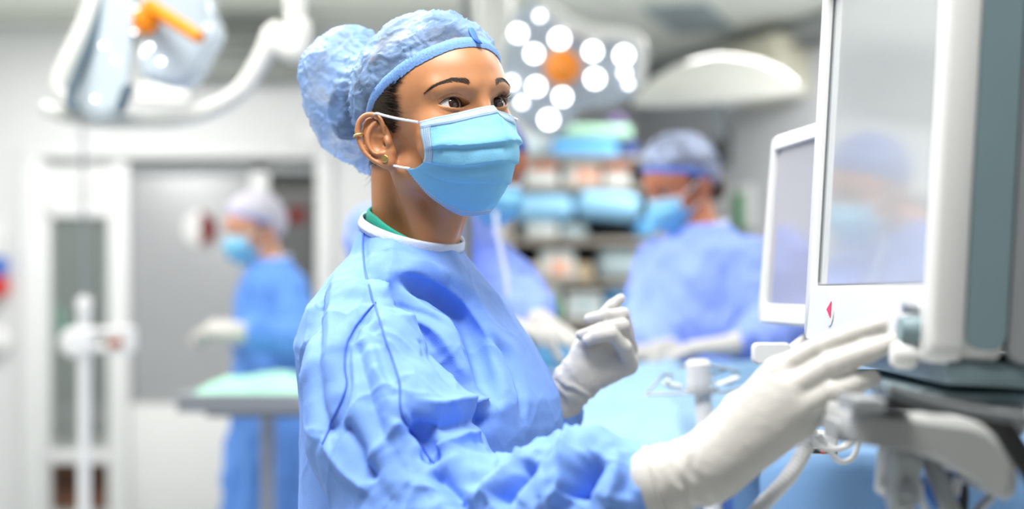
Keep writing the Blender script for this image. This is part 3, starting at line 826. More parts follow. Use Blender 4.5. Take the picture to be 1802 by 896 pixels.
# support arm, tray, cables and hanging clips
AY = 1.06
t = thing('monitor_arm', tuple(W(1640, 880, AY)), 'light grey swivel arm carrying the large monitor', 'support arm')
ol = [(1508, 734), (1514, 725), (1560, 727), (1620, 730), (1700, 736), (1730, 745), (1758, 762), (1780, 790), (1792, 825), (1795, 850), (1790, 872), (1776, 883), (1758, 878), (1742, 860), (1711, 842), (1663, 818), (1610, 797), (1540, 787), (1514, 783), (1508, 774)]
slab('beam', [W(x, y, AY) for x, y in ol], (0, 1, 0), .11, mat('arm_grey', srgb(176, 177, 176), rough=0.4, var=0.02), t, bevel=.006)
slab('pivot', [W(x, y, AY + .05) for x, y in ((1472, 742), (1512, 738), (1512, 782), (1472, 778))], (0, 1, 0), .05, M_MONG, t, bevel=.003)
box('head_plate', (MX + .075, 1.30, 1.232), (.15, .34, .012), M_TEAL, t)
tube('riser', [(MX + .05, 1.15, 1.228), (MX + .05, 1.15, 1.205)], .03, M_MONG, t, n=18)
t = thing('cable_tray', tuple(W(1545, 728, 1.04)), 'small open grey tray with a black liner on the support arm', 'tray')
slab('tray', [W(x, y, 1.03) for x, y in ((1500, 700), (1562, 704), (1564, 728), (1500, 726))], (0, 1, 0), .05, M_MONG, t, bevel=.003)
slab('liner', [W(x, y, 1.025) for x, y in ((1562, 700), (1600, 706), (1622, 726), (1564, 726))], (0, 1, 0), .05, M_DARK, t, bevel=.003)
t = thing('forceps', tuple(W(1545, 702, 1.06)), 'steel forceps standing upright in the grey tray', 'forceps')
for l in ([(1536, 664), (1546, 704)], [(1555, 666), (1546, 704)]): tube('blade', [W(x, y, 1.055) for x, y in l], [.0008, .0016], M_STEEL, t, n=8)
for i, (l, r) in enumerate([([(1562, 682), (1610, 700), (1680, 718), (1750, 730), (1830, 742)], .0042), ([(1566, 692), (1630, 716), (1700, 722), (1752, 752), (1788, 806), (1830, 870)], .0048),
                            ([(1564, 688), (1640, 704), (1720, 716), (1770, 748), (1806, 800), (1840, 850)], .0045)]):
    tube('cable', [W(x, y, 1.0 + .012 * i) for x, y in spline(l, 6)], r, M_BLACK if i != 0 else M_DGREY, n=10,
         label=['dark grey cable running straight along the support arm', 'black cable curving down the front of the support arm', 'black cable behind the front one on the support arm'][i], cat='cable', group='cables on the support arm')
t = thing('hanging_clip', tuple(W(1560, 878, 1.12)), 'white plastic clip hanging under the support arm', 'clip')
slab('body', [W(x, y, 1.12) for x, y in spline([(1556, 792), (1576, 792), (1576, 848), (1570, 874), (1550, 872), (1550, 846)], 3, closed=True)], (0, 1, 0), .022, M_MON, t, bevel=.004)
slab('lip', [W(x, y, 1.113) for x, y in spline([(1550, 850), (1572, 850), (1568, 866), (1550, 866)], 3, closed=True)], (0, 1, 0), .01, M_WHITE, t, bevel=.003)
t = thing('hanging_clip', tuple(W(1600, 900, 1.09)), 'wide grey bracket hanging under the support arm', 'bracket')
slab('body', [W(x, y, 1.09) for x, y in spline([(1580, 792), (1626, 800), (1622, 850), (1612, 905), (1576, 905), (1574, 850)], 3, closed=True)], (0, 1, 0), .03, M_GREY, t, bevel=.005)
lathe('screw', [(.001, 0), (.007, 0), (.007, .002), (.001, .003)], M_STEEL, t, W(1596, 862, 1.088), (0, -1, 0), n=16)
t = thing('probe_holder', tuple(W(1650, 905, 1.12)), 'grey probe with a blue label hanging under the arm', 'probe')
tube('rod', [W(1632, 800, 1.12), W(1652, 850, 1.115), W(1676, 912, 1.11)], [.006, .0085, .0085], M_GREY, t, n=14)
tube('guard', [W(x, y, 1.10) for x, y in spline([(1620, 850), (1622, 880), (1636, 915)], 4)], .0025, M_WHITE, t)
slab('label', [W(x, y, 1.098) for x, y in spline([(1622, 842), (1628, 842), (1642, 866), (1652, 892), (1650, 898), (1640, 888), (1628, 866)], 3, closed=True)], (0, 1, 0), .004, M_BLUEP, t, bevel=.001)
t = thing('syringe_pen', tuple(W(1684, 885, 1.13)), 'slim white and blue pen beside a black clip under the arm', 'pen')
tube('barrel', [W(1688, 830, 1.13), W(1678, 880, 1.13)], .0042, M_BLUEP, t); tube('sleeve', [W(1686, 840, 1.126), W(1680, 872, 1.126)], .0036, M_WHITE, t)
t = thing('black_clip', tuple(W(1690, 905, 1.15)), 'black clip behind the slim pen under the arm', 'clip')
slab('body', [W(x, y, 1.15) for x, y in spline([(1676, 826), (1704, 842), (1704, 905), (1688, 905), (1674, 862)], 2, closed=True)], (0, 1, 0), .02, M_DARK, t, bevel=.002)
tube('hook', [W(x, y, 1.12) for x, y in spline([(1706, 842), (1736, 862), (1746, 872), (1730, 888), (1714, 905)], 4)], .0035, M_STEEL, t)
hp = spline([W(1428, 762, 1.30), W(1412, 800, 1.28), W(1385, 842, 1.26), W(1345, 885, 1.24), W(1310, 925, 1.22)], 26)
tube('corrugated_hose', hp, .0066 + .0011 * np.sin(np.arange(len(hp)) * 1.6), M_WHITE, n=14, label='white corrugated hose hanging beside the gloved wrist', cat='hose')
for i, l in enumerate(([(1424, 762), (1440, 786), (1466, 792), (1490, 786), (1505, 774)], [(1440, 764), (1458, 792), (1478, 812), (1500, 806), (1512, 778)], [(1430, 768), (1445, 780), (1475, 790), (1492, 780)])):
    tube('white_cable', [W(x, y, 1.28 + .01 * i) for x, y in spline(l, 7)], .0026, M_WHITE, n=10,
         label=['thin white cable loop just below the gloved fingers', 'lowest hanging white cable loop below the support arm', 'short white cable behind the two loops'][i], cat='cable', group='white cables below the hand')
t = thing('control_box', tuple(W(1452, 802, 1.42)), 'small white box with a red light below the hand', 'box')
slab('body', [W(x, y, 1.42) for x, y in ((1424, 762), (1476, 766), (1476, 802), (1424, 800))], (0, 1, 0), .05, M_MON, t, bevel=.004)
slab('dark_strip', [W(x, y, 1.4195) for x, y in ((1426, 790), (1474, 791), (1474, 799), (1426, 798))], (0, 1, 0), .004, M_DARK, t, bevel=.0005)
lathe('red_light', [(.001, 0), (.0025, 0), (.002, .002), (.001, .0025)], M_RED, t, W(1448, 795, 1.4185), (0, -1, 0), n=12)

# ------------------------------------------------------------------ instrument table at the left
t = thing('instrument_table', (-.70, 4.08, 0), 'steel instrument table with a raised grey edge in front of the person at the left', 'table')
zt_, ty0, ty1 = 1.035, 3.82, 4.36
tx0, tx1 = -.895, -.40
box('tray', ((tx0 + tx1) / 2, (ty0 + ty1) / 2, zt_ - .012), (tx1 - tx0, ty1 - ty0, .012), M_STEEL, t)
for nm, c, s in (('rim', ((tx0 + tx1) / 2, ty0, zt_ - .02), (tx1 - tx0, .012, .05)), ('rim', ((tx0 + tx1) / 2, ty1, zt_ - .02), (tx1 - tx0, .012, .05)), ('rim', (tx0, (ty0 + ty1) / 2, zt_ - .02), (.012, ty1 - ty0, .05)), ('rim', (tx1, (ty0 + ty1) / 2, zt_ - .02), (.012, ty1 - ty0, .05))):
    box(nm, c, s, mat('tray_edge', srgb(150, 154, 160), rough=.4, metal=.3) if nm == 'rim' else M_STEEL, t)
pxl = W(466, 800, 3.95)
tube('column', [(pxl[0], 4.0, zt_ - .02), (pxl[0], 4.0, .05)], .02, M_STEEL, t, n=18)
box('underframe', (pxl[0], 4.05, zt_ - .045), (.3, .34, .035), M_DGREY, t)
for s in (-1, 1): box('foot', (pxl[0], 4.0 + .18 * s, .03), (.5, .05, .05), M_STEEL, t)
tube('crossbar', [(pxl[0], 3.82, .04), (pxl[0], 4.18, .04)], .02, M_STEEL, t)
M_GCLOTH = mat('green_cloth', srgb(180, 238, 212), rough=0.8, var=0.14, nscale=14)
nx, ny = 60, 44
X, Y = np.meshgrid(np.linspace(tx0 + .02, tx1 - .02, nx), np.linspace(ty0 + .02, ty1 - .03, ny))
P = np.stack([X.ravel(), Y.ravel(), np.zeros(X.size)], 1)
e = np.minimum(np.minimum(X - X.min(), X.max() - X), np.minimum(Y - Y.min(), Y.max() - Y)).ravel()
P[:, 2] = zt_ - .004 + np.clip(e / .05, 0, 1) * (.030 + .028 * crumple(P + 2, .11) + .012 * noise(P * 12))
P[:, 2] = np.maximum(P[:, 2], zt_ - .004)
obj('sterile_cloth', P, grid_vf(nx, ny), M_GCLOTH, label='crumpled pale green sterile cloth on the steel instrument table', cat='cloth')

# drip stand at the left
SX = W(148, 600, 5.0)
t = thing('drip_stand', (SX[0], 5.0, 0), 'white stand with a clamp-on handle in front of the side window', 'stand')
tube('rod', [W(146, 205, 5.0), W(148, 530, 5.0)], .006, M_STEEL, t)
tube('column', [W(148, 545, 5.0), (SX[0], 5.0, .06)], .022, M_WHITE, t, n=16)
lathe('column_cap', [(.022, 0), (.026, .004), (.026, .035), (.018, .05), (.006, .055)], M_WHITE, t, W(148, 548, 5.0))
slab('handle_grip', [W(x, y, 4.97) for x, y in spline([(104, 592), (118, 578), (150, 578), (160, 584), (160, 618), (145, 630), (118, 628), (104, 612)], 3, closed=True)], (0, 1, 0), .07, M_WHITE, t, bevel=.012)
for yy in (584, 614): tube('side_bar', [W(155, yy, 5.0), W(228, yy - 2, 4.98)], .014, M_WHITE, t, n=12)
slab('end_plate', [W(x, y, 4.97) for x, y in rounded(16, 46, 6, 3, 228, 598)], (0, 1, 0), .04, M_WHITE, t, bevel=.006)
tube('brown_knob', [W(190, 607, 4.96), W(214, 602, 4.96)], [.012, .016], mat('brown_rubber', srgb(170, 92, 66), rough=.6), t, n=12)
for k in range(5):
    a = 2 * math.pi * k / 5; tube('foot', [(SX[0], 5.0, .07), (SX[0] + .28 * math.cos(a), 5.0 + .28 * math.sin(a), .035)], .014, M_STEEL, t)
    lathe('castor', [(.001, -.012), (.03, -.012), (.032, 0), (.03, .012), (.001, .012)], M_DARK, t, (SX[0] + .28 * math.cos(a), 5.0 + .28 * math.sin(a), .032), (math.sin(a), -math.cos(a), 0), n=16)

# seen through the side window: corridor trolley with green bag
t = thing('corridor_trolley', (wallX(140, 9.6), 9.6, 0), 'grey trolley seen through the side window', 'trolley')
for z in (.95, .30): box('shelf', (wallX(140, 9.6), 9.6, z), (.62, .4, .06), M_WHITE, t)
for sx in (-.29, .29):
    for sy in (-.18, .18): tube('leg', [(wallX(140, 9.6) + sx, 9.6 + sy, 0.0), (wallX(140, 9.6) + sx, 9.6 + sy, 1.0)], .012, M_STEEL, t)
def lump(name, c, r, m, amp=.2, **k):
    u, v = np.meshgrid(np.linspace(0, 2 * np.pi, 28, endpoint=False), np.linspace(0.02, np.pi - .02, 16))
    D = np.stack([np.cos(u) * np.sin(v), np.sin(u) * np.sin(v), np.cos(v)], -1).reshape(-1, 3)
    s = 1 + amp * crumple(D + np.asarray(c), .7)
    V = np.asarray(c) + D * np.asarray(r) * s[:, None]
    V[:, 2] = np.maximum(V[:, 2], c[2] - r[2] * .8)
    F = []
    for i in range(15):
        for j in range(28): F.append((i * 28 + j, (i + 1) * 28 + j, (i + 1) * 28 + (j + 1) % 28, i * 28 + (j + 1) % 28))
    F.append(tuple(range(28))); F.append(tuple(range(15 * 28, 16 * 28))[::-1])
    return obj(name, V, F, m, **k)
lump('green_bag', (wallX(98, 9.6), 9.58, 1.085), (.11, .12, .12), mat('green_bag', srgb(10, 170, 130), rough=.6), label='dark green bag seen through the side window', cat='bag')
lump('grey_linen', (wallX(140, 9.6), 9.6, .45), (.24, .17, .13), mat('grey_linen', srgb(150, 150, 152), rough=.8, var=.25, nscale=20), .3, label='crumpled grey linen on the low shelf behind the side window', cat='linen')

# ------------------------------------------------------------------ supply shelves
SY = 7.6
M_RACK = mat('rack_board', srgb(150, 142, 132), rough=.6, var=.05)
t = thing('supply_rack', (W(1040, 300, SY)[0], SY, 0), 'open supply rack with beige boards behind the operating table', 'rack')
sx0, sx1 = W(893, 0, SY)[0], W(1165, 0, SY)[0]
for i, yy in enumerate((283, 332, 424, 496, 566, 660, 760)):
    box('board', ((sx0 + sx1) / 2, SY, zAt(yy, SY) - .012), (sx1 - sx0, .5, .03), M_RACK, t)
for xx in (sx0, sx1):
    for yy in (SY - .23, SY + .23): box('post', (xx, yy, zAt(270, SY) / 2), (.045, .045, zAt(270, SY)), M_RACK, t)
box('side_panel', (sx0 - .002, SY, zAt(480, SY)), (.02, .42, zAt(392, SY) - zAt(566, SY)), M_RACK, t)
box('back_panel', ((sx0 + sx1) / 2, SY + .24, zAt(480, SY)), (sx1 - sx0 - .06, .012, zAt(284, SY) - zAt(700, SY)), mat('rack_back', srgb(62, 70, 76), rough=.7), t)
S_ = {'blue': mat('pack_blue', srgb(96, 170, 226), rough=.6, var=.12, nscale=9), 'pale': mat('pack_pale', srgb(150, 204, 240), rough=.6, var=.1, nscale=9), 'white': mat('pack_white', srgb(220, 226, 224), rough=.6, var=.06),
      'green': mat('pack_green', srgb(168, 214, 190), rough=.6, var=.1), 'orange': mat('pack_orange', srgb(232, 130, 84), rough=.6, var=.1), 'peach': mat('pack_peach', srgb(238, 182, 156), rough=.6, var=.08),
      'navy': mat('pack_navy', srgb(40, 70, 140), rough=.6, var=.1), 'cream': mat('pack_cream', srgb(222, 200, 168), rough=.6, var=.08), 'mint': mat('pack_mint', srgb(150, 220, 170), rough=.6, var=.08), 'grey': mat('pack_grey', srgb(186, 204, 210), rough=.6, var=.08)}
def soft_pack(name, pxa, pxb, pya, pyb, m, label, cat='pack', yo=0.0, dep=.3, soft=.35, tilt=0.0, grp='supplies on the rack', band=None, Y=None):
    Y = (SY - .22 + yo) if Y is None else Y
    a, b = W(pxa, pya, Y), W(pxb, pyb, Y)
    bz = box_vf((0, 0, 0), (abs(b[0] - a[0]), dep, abs(a[2] - b[2])), None, min(.5, soft) * min(abs(b[0] - a[0]), abs(a[2] - b[2]), dep), 4)
    v = bz[0]; c = np.array([(a[0] + b[0]) / 2, Y + dep / 2, (a[2] + b[2]) / 2])
    v = v @ euler(ry=tilt).T + c
    if band is None: return obj(name, v, bz[1], m, smooth=True, label=label, cat=cat, group=grp)
    tt = thing(name, (c[0], c[1], b[2]), label, cat, grp)
    obj('carton', v, bz[1], m, tt)
    h = abs(a[2] - b[2])
    box('label_band', (c[0] + band[1] * abs(b[0] - a[0]), Y - .001, c[2] + h * band[2]), (abs(b[0] - a[0]) * band[3], .006, h * band[4]), S_[band[0]], tt, bevel=.001)
    return tt
soft_pack('wrapped_pack', 968, 1088, 246, 280, S_['blue'], 'blue wrapped pack on top of the supply rack')
soft_pack('wrapped_pack', 1092, 1122, 250, 279, S_['navy'], 'dark navy pack at the right end of the rack top', yo=.06)
soft_pack('folded_sheet', 905, 964, 240, 280, S_['grey'], 'grey green folded sheet at the left of the rack top', cat='sheet', yo=.05)
soft_pack('folded_sheet', 975, 1112, 220, 243, S_['green'], 'pale green folded sheet lying across the blue pack', cat='sheet', tilt=.01, yo=-.0)
soft_pack('purple_pouch', 1070, 1100, 203, 218, mat('pouch_purple', srgb(120, 100, 150), rough=.6), 'small purple pouch on the topmost sheet', cat='pouch', yo=.02, dep=.12)
soft_pack('carton_box', 924, 982, 286, 329, S_['white'], 'white carton with an orange top band on the first shelf', 'box', soft=.06, band=('orange', 0.05, .33, .8, .3))
soft_pack('carton_box', 994, 1056, 288, 329, S_['white'], 'white carton with a peach label on the first shelf', 'box', soft=.06, band=('peach', .12, .0, .7, .55))
soft_pack('carton_box', 1064, 1108, 286, 329, S_['white'], 'white carton with an orange top, rightmost on the first shelf', 'box', soft=.06, band=('orange', 0, .3, .95, .34))
soft_pack('wrapped_pack', 900, 1012, 337, 388, S_['pale'], 'large pale blue pack at the left of the second shelf', soft=.42, yo=-.03)
soft_pack('wrapped_pack', 1014, 1128, 335, 384, S_['pale'], 'large pale blue pack beside the bending person on the second shelf', soft=.42, tilt=.08, yo=-.05)
soft_pack('wrapped_pack', 922, 984, 390, 421, S_['white'], 'white pack under the left pale blue pack', soft=.4)
soft_pack('wrapped_pack', 988, 1034, 393, 420, S_['grey'], 'grey blue pack lying under the right pale blue pack', soft=.4, tilt=-.04)
soft_pack('wrapped_pack', 1118, 1160, 384, 421, S_['blue'], 'deep blue pack at the right end of the second shelf', soft=.4)
soft_pack('storage_basket', 950, 1012, 440, 492, S_['white'], 'white basket with a peach label on the third shelf', 'basket', soft=.12, band=('peach', .05, -.1, .55, .5))
soft_pack('wrapped_pack', 918, 948, 464, 493, S_['cream'], 'small cream pack left of the white basket', soft=.3, dep=.2)
soft_pack('wrapped_pack', 1012, 1044, 462, 493, S_['cream'], 'small cream pack right of the white basket', soft=.3, dep=.2, yo=.02)
soft_pack('wrapped_pack', 1052, 1140, 434, 493, S_['grey'], 'large grey blue pack on the third shelf behind the bending person', soft=.4)
soft_pack('carton_box', 934, 984, 504, 562, S_['mint'], 'mint green box at the left of the fourth shelf', 'box', soft=.08, band=('white', 0, .28, .98, .4))
soft_pack('carton_box', 996, 1060, 514, 562, S_['white'], 'white box in the middle of the fourth shelf', 'box', soft=.08, band=('grey', 0, .0, .6, .4))
soft_pack('wrapped_pack', 1064, 1150, 502, 562, S_['blue'], 'blue pack at the right of the fourth shelf', soft=.4)
soft_pack('wrapped_pack', 930, 1040, 590, 656, S_['blue'], 'blue pack on the fifth shelf', soft=.4)
soft_pack('wrapped_pack', 1050, 1150, 600, 656, S_['white'], 'white pack on the fifth shelf', soft=.4)

# drip pole and tube between the two surgeons
t = thing('drip_pole', tuple(W(820, 860, 2.45)[:2]) + (0.0,), 'slim grey pole standing behind the masked chin', 'pole')
tube('rod', [W(822, 372, 2.45), tuple(W(822, 372, 2.45)[:2]) + (.03,)], .009, M_STEEL, t); lathe('foot_plate', [(.001, 0), (.16, 0), (.16, .02), (.02, .035), (.01, .04)], M_STEEL, t, tuple(W(822, 372, 2.45)[:2]) + (0.0,))
tube('drip_tube', [W(x, y, 2.75) for x, y in spline([(872, 372), (876, 410), (884, 450), (892, 490), (894, 520)], 5)], .005, mat('clear_tube', srgb(214, 222, 240), rough=.2), n=10, label='pale drip tube hanging in front of the stooping person', cat='tube')

# ------------------------------------------------------------------ human head (local frame in mm: forward, left, up; origin between the ears)
def head_frame(yaw, pitch, roll):
    th, pi_, ro = [math.radians(a) for a in (yaw, pitch, roll)]
    F = np.array([math.sin(th), -math.cos(th), 0]); L = np.array([math.cos(th), math.sin(th), 0]); U = np.array([0, 0, 1.0])
    F2 = F * math.cos(pi_) + U * math.sin(pi_); U2 = U * math.cos(pi_) - F * math.sin(pi_)
    L3 = L * math.cos(ro) + U2 * math.sin(ro); U3 = U2 * math.cos(ro) - L * math.sin(ro)
    return np.stack([F2, L3, U3], 1)

EYE = (60.5, 29.0, 20.5)
EYE_R = 13.2

def lid_curves(s):
    t = np.clip((s + 0.3) / 15.2, -1, 1)
    base = -0.6 + 2.2 * (s + 15) / 30
    e = 1 - t * t
    up = base + 7.3 * e ** 0.75 + 0.5 * t * e
    lo = base - 4.2 * e ** 0.9
    return base, up, lo

EAR_O = np.array([-7.0, 69.0, 0.0])

def ear_axes():
    fl = math.radians(32)
    a = np.array([math.cos(fl), -math.sin(fl), 0.0])     # towards the face, in the plane of the ear
    c = np.array([math.sin(fl), math.cos(fl), 0.0])      # outwards
    b = np.array([0, 0, 1.0])
    ti = math.radians(9)
    a2 = a * math.cos(ti) + b * math.sin(ti); b2 = b * math.cos(ti) - a * math.sin(ti)
    return np.stack([a2, b2, c], 1)

EAR_HELIX = [(-3, 1, 2.0), (1.5, 6, 3.4), (4, 14, 4.5), (2.5, 23, 5), (-4, 29.5, 5.2), (-13, 31, 5.4), (-21.5, 26.5, 5.6), (-26.5, 17, 5.6), (-27.5, 6, 5), (-25.5, -5, 4.2), (-21, -14, 3.2), (-15, -21, 2.4), (-9, -26, 2)]
EAR_ANTI = [(-8, -13.5, 3.5), (-15, -9, 4.6), (-18, 0, 5.4), (-16.5, 9, 5.2), (-11, 16, 4.2), (-4, 20, 3.4)]

def ear_sdf(p):
    q = (p - EAR_O.astype(np.float32)) @ ear_axes().astype(np.float32)
    far = np.linalg.norm(q - np.array([-12, 2, 0], np.float32), axis=1)
    m = far < 48
    out = far - 30
    if m.any(): out[m] = _ear(q[m])
    return out

def _ear(q):
    d = ell(q, (-11.5, 4, -0.5), (15.5, 26, 3.6))
    d = smin(d, ell(q, (-5, -21.5, 1.0), (8.5, 9, 3.8)), 4)
    d = smin(d, cone(q, (2, 12, -2), (2, -14, -2), 5, 5), 5)
    h = spline(EAR_HELIX, 3)
    d = smin(d, chain(q, h, np.interp(np.linspace(0, 1, len(h)), [0, .15, .5, .8, 1], [2.0, 2.6, 3.3, 2.8, 2.6])), 1.6)
    an = spline(EAR_ANTI, 3)
    d = smin(d, chain(q, an, np.full(len(an), 2.7)), 2.2)
    d = smax(d, -ell(q, (-8, -2, 5.2), (7.6, 10.5, 6.2)), 1.8)
    d = smax(d, -ell(q, (-4, 8, 4.2), (6, 5, 4)), 1.5)
    d = smax(d, -cone(q, (-1.5, -5, 6), (-1.0, -5, -3), 3.4, 2.6), 1.2)
    d = smin(d, ell(q, (3.4, -4, 2.4), (3.6, 6, 4.2)), 2.0)
    d = smin(d, ball(q, (-6.5, -14, 3.2), 3.6), 2.0)
    return d

def face_sdf(p, ear=True, eyes=True):
    p = np.asarray(p, np.float32)
    q = p.copy(); q[:, 1] = np.abs(q[:, 1])
    d = ell(q, (-14, 0, 48), (96, 72, 84))
    d = smin(d, ell(q, (34, 0, 47), (53, 54, 50)), 18)
    d = smin(d, ell(q, (33, 0, -8), (48, 47, 72)), 22)
    d = smin(d, ball(q, (50, 39.5, -1), 18), 16)
    d = smin(d, ell(q, (57, 0, -36), (34, 30, 31)), 14)
    d = smin(d, cone(q, (0, 45, -37), (46, 14, -76), 12, 11), 20)
    d = smin(d, ball(q, (53, 0, -77), 13), 14)
    d = smin(d, cone(q, (80, 8, 37), (64, 43, 39), 7, 5.5), 14)
    d = smax(d, -ell(q, (88, 31, 18), (17, 17, 11)), 12)
    d = smin(d, cone(q, (82, 0, 26), (96, 0, -9), 5.0, 6.5), 9)
    d = smin(d, ball(q, (95, 0, -13), 8), 6)
    d = smin(d, ball(q, (88, 11, -17), 6.5), 5)
    d = smin(d, cone(q, (50, 20, -40), (45, 46, -20), 18, 14), 14)
    # neck stump towards the trunk and the muscle behind the jaw
    if ear:
        d = smin(d, ear_sdf(q), 2.2)
    if eyes:
        e = q - np.array(EYE, np.float32); r = np.linalg.norm(e, axis=1)
        d = smin(d, r - 14.7, 5.0)
        s = e[:, 1]; u = e[:, 2]
        base, up, lo = lid_curves(s)
        front = e[:, 0] > -2
        near = (r < 22) & front
        win = np.clip(1 - (s / 17.0) ** 2, 0, 1)
        crease = up + 3.4 + 0.08 * s
        d = d + np.where(near, 1.15 * win * np.exp(-((u - crease) / 0.9) ** 2), 0)
        d = d - np.where(near, 0.5 * win * np.exp(-((u - crease - 3.0) / 2.2) ** 2), 0)
        d = d + np.where(near, 0.7 * win * np.exp(-((u - (lo - 5.0)) / 1.3) ** 2), 0)
        op = np.maximum(np.maximum(u - up, lo - u), np.abs(s + 0.3) - 15.2)
        carve = np.maximum(op, np.maximum(12.3 - r, -e[:, 0]))
        d = smax(d, -carve, 0.6)
    return d

def to_world(V, M, t): return (np.asarray(V) / 1000.0) @ M.T + t

def strands(name, roots, dirs, length, r, m, parent, bend=None, seg=5, sides=3):
    """many thin tapered hairs in one mesh; world space arrays"""
    n = len(roots); V = []; F = []
    T = np.linspace(0, 1, seg + 1)
    roots = np.asarray(roots); dirs = np.asarray(dirs); length = np.broadcast_to(length, (n,)); r = np.broadcast_to(r, (n,))
    bend = np.zeros((n, 3)) if bend is None else np.asarray(bend)
    ref = np.cross(dirs, [0.3, 0.5, 0.81]); ref /= np.linalg.norm(ref, axis=1, keepdims=True)
    oth = np.cross(dirs, ref)
    rings = []
    for t in T:
        c = roots + dirs * (length * t)[:, None] + bend * (length * t * t)[:, None]
        rr = (r * (1 - 0.85 * t))[:, None]
        for k in range(sides):
            a = 2 * math.pi * k / sides
            rings.append(c + rr * (math.cos(a) * ref + math.sin(a) * oth))
    A = np.stack(rings, 1)          # n, (seg+1)*sides, 3
    V = A.reshape(-1, 3); S = (seg + 1) * sides
    q = []
    for i in range(seg):
        for k in range(sides):
            k2 = (k + 1) % sides
            q.append((i * sides + k, i * sides + k2, (i + 1) * sides + k2, (i + 1) * sides + k))
    q = np.array(q)
    F = (np.arange(n)[:, None, None] * S + q[None]).reshape(-1, 4)
    return obj(name, V, F, m, parent)

RIM_F = np.array([-130, -100, -72, -52, -38, -12, 10, 28, 43, 57, 67, 77, 95.])
RIM_U = np.array([-46, -42, -30, -5, 20, 43, 54, 62, 68.5, 74, 78, 84, 92.])
HAIR_U = np.array([-60, -20, 2, 15, 29, 44, 57, 68, 85, 140.])
HAIR_F = np.array([-42, -30, -6, 13, 17, 20, 29, 43, 66, 90.])

def skull(p): return face_sdf(p, ear=False, eyes=False)

def rim_u(Fv): return np.interp(Fv, RIM_F, RIM_U)

def hair_shell(M, t, m, parent, step=3.0, lift=1.6, back=0.0, sdf=None):
    xs = axis_grid((-125, 100, step)); ys = axis_grid((-95, 95, step)); zs = axis_grid((-75, 145, step))
    V, F = surface_nets(lambda p: (sdf or skull)(p) - lift, xs, ys, zs)
    hl = np.interp(V[:, 2], HAIR_U, HAIR_F) + 2.5 * noise(V * 0.12)
    V, F, _ = keep_faces(V, F, (V[:, 0] < hl - back * (V[:, 2] < 60)) & (V[:, 2] > -24 + 8 * noise(V * .2) - .2 * (V[:, 0] + 40)))
    return obj('hair', to_world(V, M, t), F, m, parent), V

def rim_curve(sdf, off=0.0, dU=0.0, n=220, drop=None):
    """closed curve where the cap's hem meets the surface sdf = off"""
    ph = np.linspace(0, 2 * np.pi, n, endpoint=False)
    lo = np.full(n, 20.0); hi = np.full(n, 150.0)
    for _ in range(26):
        r = (lo + hi) / 2
        Fv = -14 + r * np.cos(ph); Lv = r * np.sin(ph)
        u = rim_u(Fv) + dU
        d = sdf(np.stack([Fv, Lv, u], 1)) - off
        lo = np.where(d < 0, r, lo); hi = np.where(d < 0, hi, r)
    r = (lo + hi) / 2
    Fv = -14 + r * np.cos(ph); Lv = r * np.sin(ph)
    return np.stack([Fv, Lv, rim_u(Fv) + dU], 1)

def eyeballs(M, t, parent, gaze, mats, n=36):
    """gaze: direction of view in the head frame"""
    g = np.asarray(gaze, float); g /= np.linalg.norm(g)
    R = frame_for(g)
    angs = [0, 5, 10.2, 10.6, 15, 20, 25, 27.5, 29.2, 31, 36, 45, 60, 80, 100, 130]
    for sd in (-1, 1):
        V = [[0, 0, 1]]; mi = []
        for a in angs[1:]:
            a_ = math.radians(a); bulge = 1 + 0.05 * max(0, 1 - (a / 31.0) ** 2)
            for k in range(n):
                ph = 2 * math.pi * k / n
                V.append([bulge * math.sin(a_) * math.cos(ph), bulge * math.sin(a_) * math.sin(ph), bulge * math.cos(a_)])
        V[0] = [0, 0, 1.05]
        F = []
        def mt(a): return 0 if a < 10.4 else (1 if a < 28.3 else (2 if a < 30.5 else 3))
        for k in range(n):
            F.append((0, 1 + k, 1 + (k + 1) % n)); mi.append(0)
        for i in range(1, len(angs) - 1):
            for k in range(n):
                k2 = (k + 1) % n; b = 1 + (i - 1) * n; c = b + n
                F.append((b + k, c + k, c + k2, b + k2)); mi.append(mt((angs[i] + angs[i + 1]) / 2))
        C = np.array([EYE[0], sd * EYE[1], EYE[2]])
        o = obj('eyeball', to_world((np.array(V) * EYE_R) @ R.T + C, M, t), F, mats[0], parent)
        for q in mats[1:]: o.data.materials.append(q)
        o.data.polygons.foreach_set('material_index', np.array(mi, np.int32))
        if n > 20:
            u, v = np.meshgrid(np.linspace(0, 2 * np.pi, 24, endpoint=False), np.linspace(.05, np.pi - .05, 14))
            D = np.stack([np.cos(u) * np.sin(v) * 11.9, np.sin(u) * np.sin(v) * 15.6, np.cos(v) * 11.5], -1).reshape(-1, 3) + C
            Fq = np.array([(i * 24 + j, (i + 1) * 24 + j, (i + 1) * 24 + (j + 1) % 24, i * 24 + (j + 1) % 24) for i in range(13) for j in range(24)])
            obj('eye_white', to_world(D, M, t), Fq, mats[3], o)

